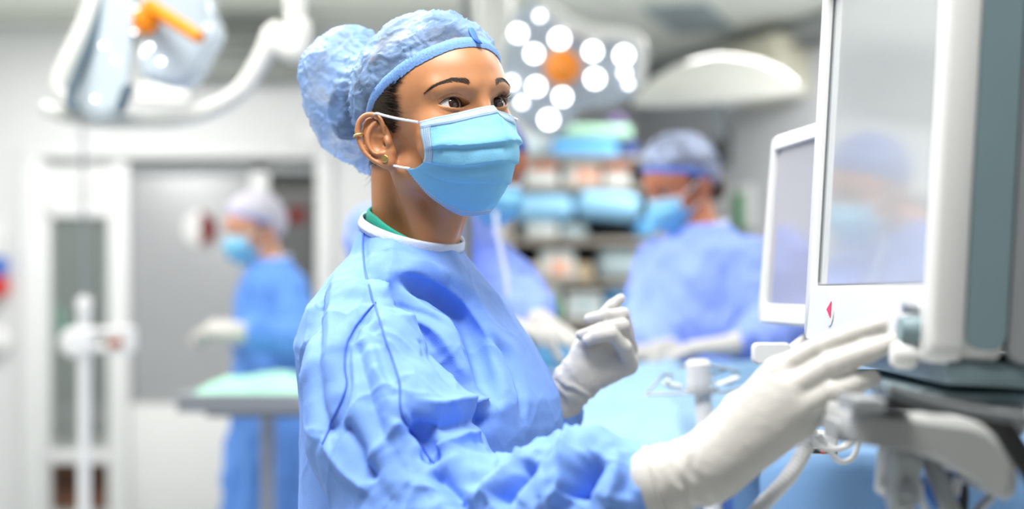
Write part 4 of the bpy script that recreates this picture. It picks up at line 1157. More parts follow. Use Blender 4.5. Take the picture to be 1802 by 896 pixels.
def eyelashes(M, t, parent, m, sd, n=46, length=9.0, lower=False, seed=1):
    rg = np.random.RandomState(seed)
    s = np.linspace(-11.5, 14.4, n) + rg.normal(0, .25, n)
    base, up, lo = lid_curves(s)
    u = (lo - 0.1) if lower else (up + 0.05)
    rr = 15.1
    f = np.sqrt(np.maximum(rr ** 2 - s ** 2 - u ** 2, 6))
    P = np.stack([EYE[0] + f - 0.4, sd * (EYE[1] + s), EYE[2] + u], 1)
    d = np.stack([f / rr * 1.0, sd * (s / rr * 0.9 + 0.12), np.where(lower, -0.55, -0.1) + 0 * s], 1) + rg.normal(0, .07, (n, 3))
    d /= np.linalg.norm(d, axis=1, keepdims=True)
    bend = np.tile([0.0, 0, -0.1 if lower else 0.5], (n, 1))
    ln = length * (0.55 + 0.45 * np.clip((s + 12) / 22, 0, 1)) * rg.uniform(.8, 1.1, n) * (0.45 if lower else 1)
    strands('eyelashes', to_world(P, M, t), d @ M.T, ln / 1000, 0.00024, m, parent, bend @ M.T, seg=5)

def lash_line(M, t, parent, m, sd):
    s = np.linspace(-13.8, 14.7, 40); base, up, lo = lid_curves(s); rr = 15.05
    f = np.sqrt(np.maximum(rr ** 2 - s ** 2 - up ** 2, 1))
    P = np.stack([EYE[0] + f, sd * (EYE[1] + s), EYE[2] + up - .1], 1)
    tube('lash_line', to_world(P, M, t), np.interp(np.linspace(0, 1, 40), [0, .15, .7, 1], [.0002, .0006, .0010, .0004]), m, parent, n=6)

def surface_strands(name, P, dirs, length, r, m, parent, sdf, lift, M, t, seg=7, sides=3):
    """hairs that lie on a surface: each step is settled back onto sdf = lift"""
    n = len(P); P = np.array(P, float); path = [P.copy()]; st = np.asarray(length)[:, None] / seg
    for k in range(seg):
        P = P + dirs * st
        for _ in range(2):
            d = sdf(P) - lift; e = 0.6
            g = np.stack([sdf(P + np.eye(3)[q] * e) - lift - d for q in range(3)], 1) / e
            P = P - g * (d / np.maximum((g * g).sum(1), .2))[:, None]
        path.append(P.copy())
    A = np.stack(path, 1); T = np.gradient(A, axis=1); T /= np.maximum(np.linalg.norm(T, axis=2, keepdims=True), 1e-6)
    a = np.cross(T, np.array([.3, .8, .5])); a /= np.maximum(np.linalg.norm(a, axis=2, keepdims=True), 1e-6); b = np.cross(T, a)
    rr = (np.broadcast_to(r, (n,))[:, None] * np.interp(np.linspace(0, 1, seg + 1), [0, .25, .6, 1], [.25, .95, 1, .3])[None])[..., None]
    V = np.stack([A + rr * (math.cos(2 * math.pi * k / sides) * a + math.sin(2 * math.pi * k / sides) * b) for k in range(sides)], 2).reshape(-1, 3)
    S = (seg + 1) * sides
    q = np.array([(i * sides + k, i * sides + (k + 1) % sides, (i + 1) * sides + (k + 1) % sides, (i + 1) * sides + k) for i in range(seg) for k in range(sides)])
    return obj(name, to_world(V, M, t), (np.arange(n)[:, None, None] * S + q[None]).reshape(-1, 4), m, parent)

def eyebrow(M, t, parent, m, sd, sdf, n=760, seed=3):
    rg = np.random.RandomState(seed)
    c = spline([(58, -57, 35), (68, -52, 39.5), (76, -45, 43), (82, -34, 44.5), (87, -23, 42.5), (89, -15.5, 38.5)], 10)
    c[:, 1] = -c[:, 1] * sd
    T = np.gradient(c, axis=0); T /= np.linalg.norm(T, axis=1, keepdims=True)
    w = np.interp(np.linspace(0, 1, len(c)), [0, .3, .65, .9, 1], [0.7, 1.6, 2.9, 3.4, 2.4])
    i = (np.clip(rg.beta(1.5, 1.35, n), 0, .999) * (len(c) - 1))
    k = i.astype(int); fr = (i - k)[:, None]
    k2 = np.minimum(k + 1, len(c) - 1)
    P = c[k] * (1 - fr) + c[k2] * fr
    off = rg.uniform(-1, 1, n) * w[k]
    P[:, 2] += off
    # settle on the skin
    for _ in range(4):
        d = sdf(P.astype(np.float32)); e = 0.5
        g = np.stack([sdf((P + np.eye(3)[q] * e).astype(np.float32)) - d for q in range(3)], 1) / e
        g /= np.maximum(np.linalg.norm(g, axis=1, keepdims=True), 1e-6)
        P = P - g * d[:, None]
    dr = -T[k] + np.array([0, 0, 0.35]) * np.where(off > 0, -0.4, 1)[:, None] + g * 0.12 + rg.normal(0, .1, (n, 3))
    dr[:, 2] += np.interp(i / (len(c) - 1), [0, .8, 1], [0, 0.1, 1.0])
    dr -= g * ((dr * g).sum(1) - 0.10)[:, None]
    dr /= np.linalg.norm(dr, axis=1, keepdims=True)
    strands('eyebrow', to_world(P, M, t), dr @ M.T, rg.uniform(4.0, 6.5, n) / 1000, 0.00017, m, parent, (-0.14 * g) @ M.T, seg=4)

# pleated mask: control rows (top to bottom) from the middle of the face to the side seam
MASK_CP = np.array([
    [(99, 0, 13), (92, -9, 13), (80.5, -20, 12), (74, -35, 10), (66, -49, 8.5), (53, -62, 7)],
    [(108, 0, -7), (101, -13, -7), (88, -27, -8), (77, -41, -9), (66, -53, -9), (53, -62.5, -8)],
    [(114, 0, -24), (108, -16, -24), (96, -30, -23), (82, -43, -22), (67, -54, -21), (51.5, -60, -22)],
    [(110, 0, -45), (104, -15, -45), (91, -29, -44), (75, -42, -41), (59, -51, -37), (43, -57, -33)],
    [(97, 0, -66), (91, -13, -66), (78, -26, -64), (61, -38, -58), (43, -48, -49), (24, -56, -37)],
    [(74, 0, -86), (69, -11, -85), (58, -22, -82), (44, -34, -73), (28, -46, -58), (11, -58, -35)],
    [(52, 0, -95), (48, -10, -95), (41, -20, -92), (32, -31, -82), (20, -44, -64), (6, -58, -33)]], float)

def _cr(P, x):
    """Catmull-Rom along axis 0 at parameters x in 0..len-1"""
    n = len(P); i = np.clip(np.floor(x).astype(int), 0, n - 2); t = (x - i)
    g = lambda j: np.where((j < 0)[(...,) + (None,) * (P.ndim - 1)], 2 * P[0] - P[1], np.where((j > n - 1)[(...,) + (None,) * (P.ndim - 1)], 2 * P[-1] - P[-2], P[np.clip(j, 0, n - 1)]))
    p0, p1, p2, p3 = g(i - 1), P[i], P[np.minimum(i + 1, n - 1)], g(i + 2)
    t = t[(...,) + (None,) * (P.ndim - 1)]
    return 0.5 * (2 * p1 + (p2 - p0) * t + (2 * p0 - 5 * p1 + 4 * p2 - p3) * t ** 2 + (3 * p1 - p0 - 3 * p2 + p3) * t ** 3)

def mask_surface(cp, u, v, lift=0.0, pleat=1.0):
    """u in -1..1 (her right to left), v in 0..1 (top to bottom); arrays of equal length -> local mm points"""
    nr, nc = cp.shape[:2]
    left = cp[:, ::-1][:, :-1].copy() if False else cp[:, 1:].copy()
    left[:, :, 1] *= -1
    full = np.concatenate([cp[:, ::-1], left], 1)            # right edge .. middle .. left edge
    m = full.shape[1]
    x = (u + 1) / 2 * (m - 1)
    rows = np.stack([_cr(full[r], x) for r in range(nr)], 0)  # nr, N, 3
    y = v * (nr - 1)
    P = np.empty((len(u), 3))
    i = np.clip(np.floor(y).astype(int), 0, nr - 2); t = (y - i)[:, None]
    idx = np.arange(len(u))
    g = lambda j: rows[np.clip(j, 0, nr - 1), idx]
    p0 = np.where((i - 1 < 0)[:, None], 2 * rows[0, idx] - rows[1, idx], g(i - 1)); p1 = g(i); p2 = g(i + 1)
    p3 = np.where((i + 2 > nr - 1)[:, None], 2 * rows[-1, idx] - rows[-2, idx], g(i + 2))
    P = 0.5 * (2 * p1 + (p2 - p0) * t + (2 * p0 - 5 * p1 + 4 * p2 - p3) * t ** 2 + (3 * p1 - p0 - 3 * p2 + p3) * t ** 3)
    # pleats: each upper layer stands proud of the next one
    c0 = np.array([30, 0, -25.0]); nrm = P - c0; nrm /= np.linalg.norm(nrm, axis=1, keepdims=True)
    h = np.zeros(len(u))
    for vc, a in ((0.375, 3.0), (0.53, 2.6), (0.68, 1.8)):
        w = v - vc - 0.012 * np.sin(5 * u + vc * 9) + 0.02 * np.abs(u)
        h += a * np.where(w < 0, np.exp(-(w / 0.085) ** 2) * 0.75, 0) - a * np.where(w >= 0, np.exp(-(w / 0.05) ** 2) * 0.55, 0) * np.clip(w / 0.012, 0, 1)
    h += 3.2 * np.exp(-np.abs(u / 0.05) ** 1.3) * np.clip(1 - v / 0.42, 0, 1) * np.clip(v / .05, 0, 1)
    side = np.clip((1 - np.abs(u)) / 0.22, 0.18, 1)
    h = h * side * pleat
    q = np.stack([u * 3.1, v * 5.3, 0 * u + 2.2], 1)
    h += pleat * (1.1 * noise(q) + 0.6 * noise(q * 2.3 + 7)) * np.clip(np.minimum((1 - np.abs(u)) / 0.2, np.minimum(v, 1 - v) / 0.1), 0, 1)
    return P + nrm * (h + lift)[:, None]

def patch(cp, u0, u1, v0, v1, nu, nv, lift, pleat=1.0):
    v, u = np.meshgrid(np.linspace(v0, v1, nv), np.linspace(u0, u1, nu), indexing='ij')
    return mask_surface(cp, u.ravel(), v.ravel(), lift, pleat), grid_vf(nu, nv)

def thick(V, F, t, c):
    """closed sheet: offset copy towards c by t"""
    n = np.asarray(c, float) - V; n /= np.linalg.norm(n, axis=1, keepdims=True)
    k = len(V)
    e = {}
    for q in F:
        for a, b in zip(q, np.roll(q, -1)):
            key = (min(a, b), max(a, b)); e[key] = None if key in e else (a, b)
    rim = [(b, a, a + k, b + k) for x in e.values() if x for a, b in [x]]
    return np.vstack([V, V + n * t]), np.vstack([F, F[:, ::-1] + k, np.array(rim)])

def face_mask(M, t, parent, m_body, m_edge, m_stitch=None, m_loop=None, cp=MASK_CP, nu=90, nv=90, loops=True):
    V, F = patch(cp, -1, 1, 0, 1, nu, nv, 0.0)
    V2, F2 = thick(V, F, 0.7, (30, 0, -25))
    mk = obj('face_mask', to_world(V2, M, t), F2, m_body, parent)
    for nm, a in (('top_binding', (-1, 1, 0.0, 0.085, nu, 5)), ('bottom_binding', (-1, 1, 0.925, 1.0, nu, 5)),
                  ('side_binding', (-1.0, -0.865, 0.0, 0.52, 5, 50)), ('side_binding', (0.865, 1.0, 0.0, 0.52, 5, 50))):
        V, F = patch(cp, *a, 0.35)
        V, F = thick(V, F, 0.5, (30, 0, -25))
        obj(nm, to_world(V, M, t), F, m_edge, mk)
    if m_stitch is not None:
        U_, V_, D_ = [], [], []
        for vv in (0.012, 0.066, 0.084):
            k = 110; U_ += list(np.linspace(-0.99, 0.99, k)); V_ += [vv] * k; D_ += [0] * k
        for vv in (0.945, 0.965, 0.985):
            k = 110; U_ += list(np.linspace(-0.99, 0.99, k)); V_ += [vv] * k; D_ += [0] * k
        for uu in (0.87, 0.898, 0.926, 0.954):
            for sg in (-1, 1):
                k = 26; U_ += [sg * uu] * k; V_ += list(np.linspace(0.1, 0.5, k)); D_ += [0] * k
        U_ = np.array(U_); V_ = np.array(V_)
        du, dv = 0.0052, 0.0028
        c = [mask_surface(cp, np.clip(U_ + a * du, -1, 1), np.clip(V_ + b * dv, 0, 1), 0.62) for a, b in ((-1, -1), (1, -1), (1, 1), (-1, 1))]
        A = np.stack(c, 1).reshape(-1, 3)
        F = np.arange(len(U_) * 4).reshape(-1, 4)
        tag(obj('stitching', to_world(A, M, t), F, m_stitch, mk, smooth=False), kind='stuff')
    if loops:
        for sd in (-1, 1):
            L = np.array([(55, 65.5, 6), (30, 73, 15), (8, 76.5, 23.5), (-4, 77.5, 28), (-16, 76, 27), (-25, 73, 16), (-24, 71, 0), (-15, 70, -16), (-6, 67, -27), (2, 64.5, -31), (10, 62, -34), (19, 59.5, -36.5)], float)
            L[:, 1] *= sd
            tube('ear_loop', to_world(spline(L, 5), M, t), 0.0014, m_loop, mk, n=8)
    return mk

HM = head_frame(36.1, 6.46, 5.14)
HT = np.array([-0.0770, 1.5638, 0.1682 + CAMZ])
def hw(V): return to_world(V, HM, HT)
def to_local(Pw): return ((np.asarray(Pw) - HT) @ HM) * 1000.0

woman = thing('person', (-0.09, 1.6, 0.0), 'person in blue gown, bouffant cap and pleated mask touching the large monitor', 'person')

# skull, face, ears and neck: one surface
def woman_body(p):
    p = np.asarray(p, np.float32)
    d = face_sdf(p)
    n = cone(p, NECK_A, NECK_B, 42, 44)
    n = smin(n, cone(p, (6, 0, -64), THROAT, 21, 25), 14)
    n = smin(n, cone(p, (-14, -46, -34), PIT_R, 14, 8), 16)
    n = smin(n, cone(p, (-14, 46, -34), PIT_L, 14, 8), 16)
    n = smin(n, cone(p, NECK_B, TRAP_R, 36, 34), 16)
    n = smin(n, cone(p, NECK_B, TRAP_L, 36, 34), 16)
    d = smin(d, n, 20)
    return d
NECK_A = to_local((-0.117, 1.605, 1.45)); NECK_B = to_local((-0.112, 1.605, 1.29))
THROAT = to_local((-0.106, 1.588, 1.33)); PIT_R = to_local((-0.089, 1.566, 1.33)); PIT_L = to_local((-0.085, 1.586, 1.33))
TRAP_R = to_local((-0.170, 1.50, 1.27)); TRAP_L = to_local((-0.06, 1.72, 1.27))
xs = axis_grid((-125, 40, 2.4), (40, 116, 1.0)); ys = axis_grid((-104, 60, 1.1), (60, 104, 2.4)); zs = axis_grid((-230, -40, 2.6), (-40, 4, 1.3), (4, 48, 0.8), (48, 140, 2.4))
V, F = surface_nets(woman_body, xs, ys, zs)
V = relax(V, F, 1, 0.35)
body = obj('body', hw(V), F, M_SKIN, woman)

eyeballs(HM, HT, woman, (1.0, 0.03, 0.10), (M_PUP, M_IRIS, M_LIMB, M_SCL))
for sd in (-1, 1):
    eyelashes(HM, HT, woman, M_HAIR, sd, 84, 4.2 if sd < 0 else 12.0, seed=2 + sd)
    lash_line(HM, HT, woman, M_HAIR, sd)
    eyebrow(HM, HT, woman, M_BROW, sd, face_sdf, n=500, seed=8 + sd)
hair, HV = hair_shell(HM, HT, M_HAIR, woman, 2.2, back=5.0, sdf=lambda p: smin(skull(p), cone(np.asarray(p, np.float32), NECK_A, NECK_B, 44, 47), 20))
# combed strands at the temple and hairline
rg = np.random.RandomState(4)
def hairline_strands(name, n, r, ahead, m, lift):
    u = rg.uniform(4, 84, n); f = np.interp(u, HAIR_U, HAIR_F) + ahead(n)
    lo = np.full(n, 5.0); hi = np.full(n, 110.0)
    for _ in range(24):
        l = (lo + hi) / 2; d = skull(np.stack([f, l, u], 1)) - lift
        lo = np.where(d < 0, l, lo); hi = np.where(d < 0, hi, l)
    P = np.stack([f, -l, u], 1)
    dr = np.stack([np.full(n, -1.0), 0 * u, 0.30 + rg.normal(0, .07, n) + (u < 30) * 0.25], 1)
    dr /= np.linalg.norm(dr, axis=1, keepdims=True)
    surface_strands(name, P, dr, rg.uniform(20, 44, n), r, m, hair, skull, lift, HM, HT)
hairline_strands('hair_strands', 1300, 0.34, lambda n: rg.uniform(-28, -2, n), M_HAIR, 1.8)
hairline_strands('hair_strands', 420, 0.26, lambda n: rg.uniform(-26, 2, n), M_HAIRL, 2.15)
hairline_strands('fine_hairs', 800, 0.12, lambda n: np.abs(rg.normal(0, 5.5, n)), M_HAIR, 0.5)
# curls at the nape
n = 110
P = np.array([W(a, b, 1.625) for a, b in zip(rg.uniform(655, 668, n), rg.uniform(292, 306, n))])
strands('nape_curls', P, np.array([[.2, -.4, -1]] * n) + rg.normal(0, .5, (n, 3)), rg.uniform(5, 12, n) / 1000, 0.00026, M_HAIR, hair, rg.normal(0, .9, (n, 3)), seg=6)

# bouffant cap: close over the skull, full round the bun
BAG = [(618, 92, 50), (596, 130, 60), (600, 175, 62), (622, 225, 58), (650, 268, 36)]
BAG_P = [to_local(W(x, y, 1.672)) for x, y, r in BAG]; BAG_R = [r / 1.5 for x, y, r in BAG]
def cap_sdf(p):
    p = np.asarray(p, np.float32)
    s = skull(p)
    k = np.clip((p[:, 2] - rim_u(p[:, 0])) / 34, 0, 1)
    d = s - (2.4 + 6.5 * k * k * (3 - 2 * k))
    b = chain(p, BAG_P, BAG_R, 10)
    b = smin(b, cone(p, (-70, -4, 60), BAG_P[1], 46, 40), 20)
    return smin(d, b, 9)
xs = axis_grid((-225, 100, 2.2)); ys = axis_grid((-110, 110, 2.2)); zs = axis_grid((-70, 185, 2.2))
V, F = surface_nets(cap_sdf, xs, ys, zs)
ru = rim_u(V[:, 0])
V, F, _ = keep_faces(V, F, V[:, 2] > ru - 2.6)
ru = rim_u(V[:, 0]); V[:, 2] = np.maximum(V[:, 2], ru)
N = vnormals(V, F)
a = np.clip((V[:, 2] - ru) / 16, 0, 1)
seam = np.abs(V[:, 0] + 92) / 26
ang = np.arctan2(V[:, 1], V[:, 2] - 40)
an = np.stack([V[:, 0] * 0.75, V[:, 1], V[:, 2] * 1.25], 1)
wr = 3.4 * crumple(V, 34.0) + 2.9 * ridges(an, 27.0, .08) + 1.7 * ridges(an + 90, 13.0, .08) - 1.2
wr += 1.6 * np.exp(-seam ** 2) * np.sin(ang * 40 + 3 * noise(V * 0.05))
V = V + N * (wr * (0.25 + 0.75 * a) + 0.8 * (1 - a) * np.sin(V[:, 0] * 1.05 + V[:, 1] * 0.4))[:, None]
cap = obj('bouffant_cap', hw(V), F, M_CAP, woman)
# coiled hair inside the bag of the cap
bunc = hw([to_local(W(622, 185, 1.685))])[0]
lump('hair_bun', bunc, (.030, .032, .044), M_HAIR, .06).parent = hair
bpy.data.objects['hair_bun'].location = Vector(bunc - ORIG[hair.name]) - Vector((0, 0, .040))
# gathered elastic hem
n = 420
rows = []
ph = np.linspace(0, 2 * np.pi, n, endpoint=False)
sc = np.abs(((np.arange(n) * 0.5) % 2) - 1)
for dU, off, am in ((-5.5, 1.0, 1.0), (-1.5, 2.8, 0.4), (3.0, 3.8, 0.5), (8.5, 4.0, 0.3), (10, 1.5, 0)):
    c = rim_curve(skull, off, dU, n)
    c[:, 2] += am * (1.7 * sc - 0.8 + 1.0 * np.sin(ph * 37) * np.sin(ph * 11)) * np.clip(1.25 - np.cos(ph), .15, 1)
    if dU == 3.0: c = c + 0.7 * np.sin(np.arange(n) * 1.9)[:, None] * np.stack([np.cos(ph), np.sin(ph), 0 * ph], 1)
    rows.append(c)
V = np.vstack(rows); F = []
for r in range(len(rows) - 1):
    for i in range(n):
        j = (i + 1) % n; F.append((r * n + i, r * n + j, (r + 1) * n + j, (r + 1) * n + i))
band = obj('elastic_hem', hw(V), np.array(F), M_CAPBAND, cap)
# sewn tab at the forehead
tb = []
for k, (dU, off) in enumerate(((-4, 5.6), (6, 6.8), (17, 8.6), (22, 9.6))):
    c = rim_curve(lambda p: cap_sdf(p) if dU > 5 else skull(p) , 1.0 if dU > 5 else off, dU, 720)
    w = [3, 5, 6, 4][k]
    i0 = int(720 * 4 / 360)
    tb.append(c[[(i0 - w) % 720, (i0 + w) % 720]] + np.array([1.2, 0, 0]))
tb = np.vstack(tb)
obj('sewn_tab', *[(lambda v, f: (hw(v), f))(*thick(tb, np.array([(0, 1, 3, 2), (2, 3, 5, 4), (4, 5, 7, 6)]), 1.0, (0, 0, 40)))][0], M_CAPTAB, cap)

face_mask(HM, HT, woman, M_MASK, M_EDGE, M_STITCH, M_LOOP)

# gold stud and ear cuff
EA = ear_axes(); EO = EAR_O.copy()
def ear_pt(a, b, c): 
    q = np.array([a, b, c]) @ EA.T + EO; q[1] *= -1; return q
nrm = EA[:, 2].copy(); nrm[1] *= -1
lathe('ear_stud', [(0.0004, 0.0), (0.0034, 0.0), (0.0040, 0.0006), (0.0041, 0.0014), (0.0036, 0.0019), (0.0016, 0.0016), (0.0004, 0.0021)], M_GOLD, woman, hw([ear_pt(-4.5, -20.5, 4.2)])[0], HM @ nrm)
ring = [ear_pt(-26.6 + 5.0 * math.cos(a), 14, 5.2 + 5.0 * math.sin(a)) for a in np.linspace(0, 2 * math.pi, 20, endpoint=False)]
tube('ear_cuff', hw(ring), 0.0011, M_GOLD, woman, n=8, closed=True)

# ------------------------------------------------------------------ the gown
BY = math.radians(66)
FB = np.array([math.sin(BY), -math.cos(BY), 0]); LB = np.array([math.cos(BY), math.sin(BY), 0])
SECT = np.array([  # z, centre x, centre y, half depth, half width
    (0.30, -0.09, 1.62, .19, .25), (0.60, -0.09, 1.62, .18, .23), (0.95, -0.09, 1.62, .145, .185), (1.10, -0.090, 1.61, .140, .172),
    (1.17, -0.088, 1.61, .142, .172), (1.20, -0.090, 1.61, .139, .174), (1.26, -0.106, 1.605, .119, .174), (1.30, -0.115, 1.605, .099, .152),
    (1.33, -0.117, 1.603, .082, .114), (1.36, -0.117, 1.602, .063, .074), (1.40, -0.117, 1.602, .051, .054), (1.46, -0.113, 1.602, .050, .050)])
SLV = [(-.152, 1.480, 1.285), (-.142, 1.448, 1.235), (-.122, 1.418, 1.18), (-.082, 1.385, 1.095), (-.03, 1.345, 1.085), (.04, 1.295, 1.115), (.09, 1.262, 1.135), (.128, 1.238, 1.150)]
SLV_R = [.052, .068, .079, .082, .076, .062, .05, .034]
SLVL = [(-.080, 1.715, 1.285), (-.02, 1.79, 1.20), (.0, 1.825, 1.10), (.03, 1.80, 1.13), (.055, 1.782, 1.165)]
SLVL_R = [.048, .060, .064, .05, .034]

def gown_sdf(p):
    p = np.asarray(p, np.float32)
    z = p[:, 2]
    c = [np.interp(z, SECT[:, 0], SECT[:, i]) for i in (1, 2, 3, 4)]
    x = p[:, 0] - c[0]; y = p[:, 1] - c[1]
    f = x * FB[0] + y * FB[1]; l = x * LB[0] + y * LB[1]
    k = np.sqrt((f / c[2]) ** 2 + (l / c[3]) ** 2)
    d = (k - 1) * np.minimum(c[2], c[3]) * 0.75
    d = np.maximum(d, 0.32 - z)
    s = chain(p, SLV, SLV_R, 0.02)
    cr = 0.034 * np.exp(-((d - s) / 0.013) ** 2) * np.clip((p[:, 0] + .17) / .05, 0, 1) * np.clip((1.66 - p[:, 1]) / .05, 0, 1)
    d = smin(d, s, 0.006) + cr
    d = smin(d, chain(p, SLVL, SLVL_R, 0.02), 0.022)
    for C_, R_, bc, br in CAVITY:
        m = np.linalg.norm(p - bc, axis=1) < br
        if m.any(): d[m] = smax(d[m], -chain(p[m], C_, R_), 0.012)
    return d
CAVITY = []

CAMP = Vector((0, 0, CAMZ))
def caster(V, F): return BVHTree.FromPolygons([tuple(x) for x in V], [tuple(int(i) for i in q) for q in F])
def hit(bv, px, py):
    d = Vector(((px - CX) / FPX, 1, (CY - py) / FPX)).normalized()
    h = bv.ray_cast(CAMP, d)
    return (np.array(h[0]), np.array(h[1])) if h[0] is not None else None
def on_surface(bv, pts, n=6):
    out = []
    for p in spline(pts, n):
        h = hit(bv, *p)
        if h is not None and (not out or np.linalg.norm(h[0] - out[-1][0]) < 0.09): out.append(h)
    return out

# deep pockets where the cloth folds over itself: path in the picture, radius in mm
POCKETS = [
    ([(712, 500), (740, 508), (772, 524), (804, 550), (824, 585), (836, 625), (846, 665), (854, 705)], [5, 11, 16, 17, 16, 15, 12, 8]),
    ([(850, 588), (870, 606), (886, 630), (902, 672), (914, 715)], [2, 5, 7, 6, 3]),
    ([(720, 748), (737, 770), (752, 794), (762, 812)], [3, 6, 7, 4]),
]
cV, cF = surface_nets(gown_sdf, axis_grid((-.31, .20, .006)), axis_grid((1.14, 1.96, .008)), axis_grid((1.02, 1.44, .006)))
cbv = caster(cV, cF)
_new = []
for pts, rad in POCKETS:
    h = on_surface(cbv, pts, 4)
    if len(h) < 3: continue
    A = np.array([x[0] for x in h]); R_ = np.interp(np.linspace(0, 1, len(A)), np.linspace(0, 1, len(rad)), rad) / 1000
    ray = A - np.array([0, 0, CAMZ]); ray /= np.linalg.norm(ray, axis=1, keepdims=True)
    for off, k in ((.5, 1.0), (1.7, 1.0)):
        P_ = A + ray * (R_ * off)[:, None] + np.array([.004, 0, .003]) * off; bc = P_.mean(0).astype(np.float32)
        _new.append((P_, R_ * k, bc, float(np.linalg.norm(P_ - bc, axis=1).max() + .06)))
CAVITY += _new

xs = axis_grid((-.31, .20, .0028)); ys = axis_grid((1.14, 1.62, .0028), (1.62, 1.96, .006)); zs = axis_grid((.30, 1.04, .010), (1.04, 1.44, .0027))
GV, GF = surface_nets(gown_sdf, xs, ys, zs)
GV = relax(GV, GF, 2, 0.5)

# folds that the cloth shows: where they run, half width and height in mm (minus: a valley)
FOLDS = [   # path in the picture, half width, height, sharpness of the profile
    ([(706, 499), (735, 508), (770, 526), (808, 556), (832, 605), (845, 650), (853, 700)], 9, -8, 2.0),
    ([(690, 480), (735, 478), (785, 500), (830, 545), (862, 600), (888, 655), (908, 712), (924, 750)], 6, 5, 1.2),
    ([(845, 582), (865, 600), (884, 625), (900, 670), (912, 715), (922, 755)], 6, -3, 2.0),
    ([(664, 536), (690, 538), (726, 548), (765, 560), (790, 580)], 4, -2, 2.0),
    ([(690, 552), (735, 566), (775, 592), (805, 640), (825, 680)], 7, 5, 1.2),
    ([(661, 540), (682, 605), (703, 669), (708, 722), (723, 758), (764, 816)], 7, 6, 1.0),
    ([(655, 560), (672, 620), (690, 680), (695, 720)], 10, -6, 1.6),
    ([(661, 536), (632, 564), (609, 605), (606, 646), (609, 681), (588, 734), (568, 781)], 8, -7, 1.6),
    ([(640, 400), (640, 458), (654, 523)], 8, -4, 1.4),
    ([(690, 420), (688, 470), (672, 525)], 7, 4, 1.0),
    ([(700, 430), (760, 470), (800, 520), (850, 580)], 7, 3, 1.0),
    ([(600, 470), (585, 520), (580, 600), (575, 680)], 9, 5, 1.0),
    ([(560, 530), (552, 620), (560, 720), (580, 800)], 10, -7, 1.5),
    ([(625, 590), (640, 660), (660, 730), (690, 800)], 8, -7, 1.6),
    ([(650, 600), (668, 660), (690, 720)], 7, 4, 1.0),
    ([(640, 820), (680, 770), (705, 740)], 7, 7, 1.0),
    ([(560, 770), (600, 820), (650, 870)], 9, 8, 1.0),
    ([(595, 740), (630, 790), (660, 850)], 8, -9, 1.6),
    ([(720, 704), (770, 716), (820, 706), (880, 722)], 8, 9, 1.0),
    ([(718, 745), (742, 775), (762, 818)], 8, -12, 2.0),
    ([(725, 738), (770, 752), (830, 742), (870, 735)], 7, -8, 1.5),
    ([(770, 800), (820, 775), (880, 765), (925, 770)], 9, 10, 1.0),
    ([(765, 825), (790, 850), (800, 890)], 9, -14, 1.8),
    ([(850, 885), (885, 830), (925, 785), (965, 758)], 7, 10, 1.0),
    ([(868, 890), (905, 840), (938, 806)], 10, -20, 1.8),
    ([(955, 890), (985, 850), (1000, 800), (1010, 770)], 7, 10, 1.0),
    ([(1005, 885), (1028, 838), (1062, 806)], 12, -22, 1.8),
    ([(1065, 890), (1085, 840), (1088, 790)], 6, 9, 1.0),
    ([(1096, 880), (1108, 830), (1112, 790)], 5, -9, 1.8),
    ([(1122, 880), (1130, 830), (1127, 795)], 5, 4, 1.0),
    ([(860, 500), (905, 570), (945, 640), (975, 700)], 10, 2, 1.2),
    ([(650, 640), (700, 690), (760, 700)], 6, 3, 1.0),
    ([(735, 560), (760, 610), (790, 660), (805, 700)], 10, -5, 1.5),
    ([(742, 592), (752, 612), (748, 630)], 5, -3, 1.4),
]
gbv = caster(GV, GF)
N = vnormals(GV, GF)
disp = np.zeros(len(GV))
for pts, w, amp, ex in FOLDS:
    h = on_surface(gbv, pts)
    if len(h) < 2: continue
    A = np.array([x[0] for x in h])
    near = np.linalg.norm(GV - A.mean(0), axis=1) < np.linalg.norm(A - A.mean(0), axis=1).max() + 0.08
    d, t = seg_dist(GV[near], A[:-1], A[1:])
    q = d / (w / 1000.0)
    prof = np.exp(-np.abs(q) ** ex)
    disp[near] += 1.25 * amp / 1000.0 * prof * np.clip(np.minimum(t, 1 - t) / 0.12, 0.15, 1)
# crumpled sleeve, calmer trunk
sl, st = seg_dist(GV, np.array(SLV[:-1]), np.array(SLV[1:]))
insl = np.clip((0.115 - sl) / 0.03, 0, 1)
fore = insl * np.clip((st - 0.38) / 0.25, 0, 1)
GA = GV * np.array([1, 1, 0.7])
disp += (0.0035 + 0.0025 * insl + 0.014 * fore) * crumple(GA, 0.085)
disp += (0.0007 + 0.0012 * insl + 0.0065 * fore) * crumple(GV + 3.0, 0.036)
disp += (0.0009 + 0.0012 * insl + 0.0020 * fore) * ridges(GA + 1.7, 0.070, .05)
sleeveL, _ = seg_dist(GV, np.array(SLVL[:-1]), np.array(SLVL[1:]))
disp *= np.clip((1.415 - GV[:, 2]) / 0.05, 0.0, 1)
cuff = np.clip((st - 0.93) / 0.07, 0, 1) * insl
disp *= 1 - 0.7 * cuff
GV = GV + N * disp[:, None]

# neck opening: cut along a tilted plane
COLLAR = [(648, 380, 1.640), (662, 391, 1.600), (690, 408, 1.563), (720, 424, 1.548), (750, 434, 1.545), (780, 439, 1.552), (808, 441, 1.572), (822, 434, 1.605), (815, 420, 1.645), (780, 400, 1.672), (730, 383, 1.682), (680, 374, 1.672)]
CL = np.array([W(*c) for c in COLLAR])
cc = CL.mean(0); u_, s_, vt = np.linalg.svd(CL - cc); cn = vt[2] * np.sign(vt[2][2])
hgt = (GV - cc) @ cn
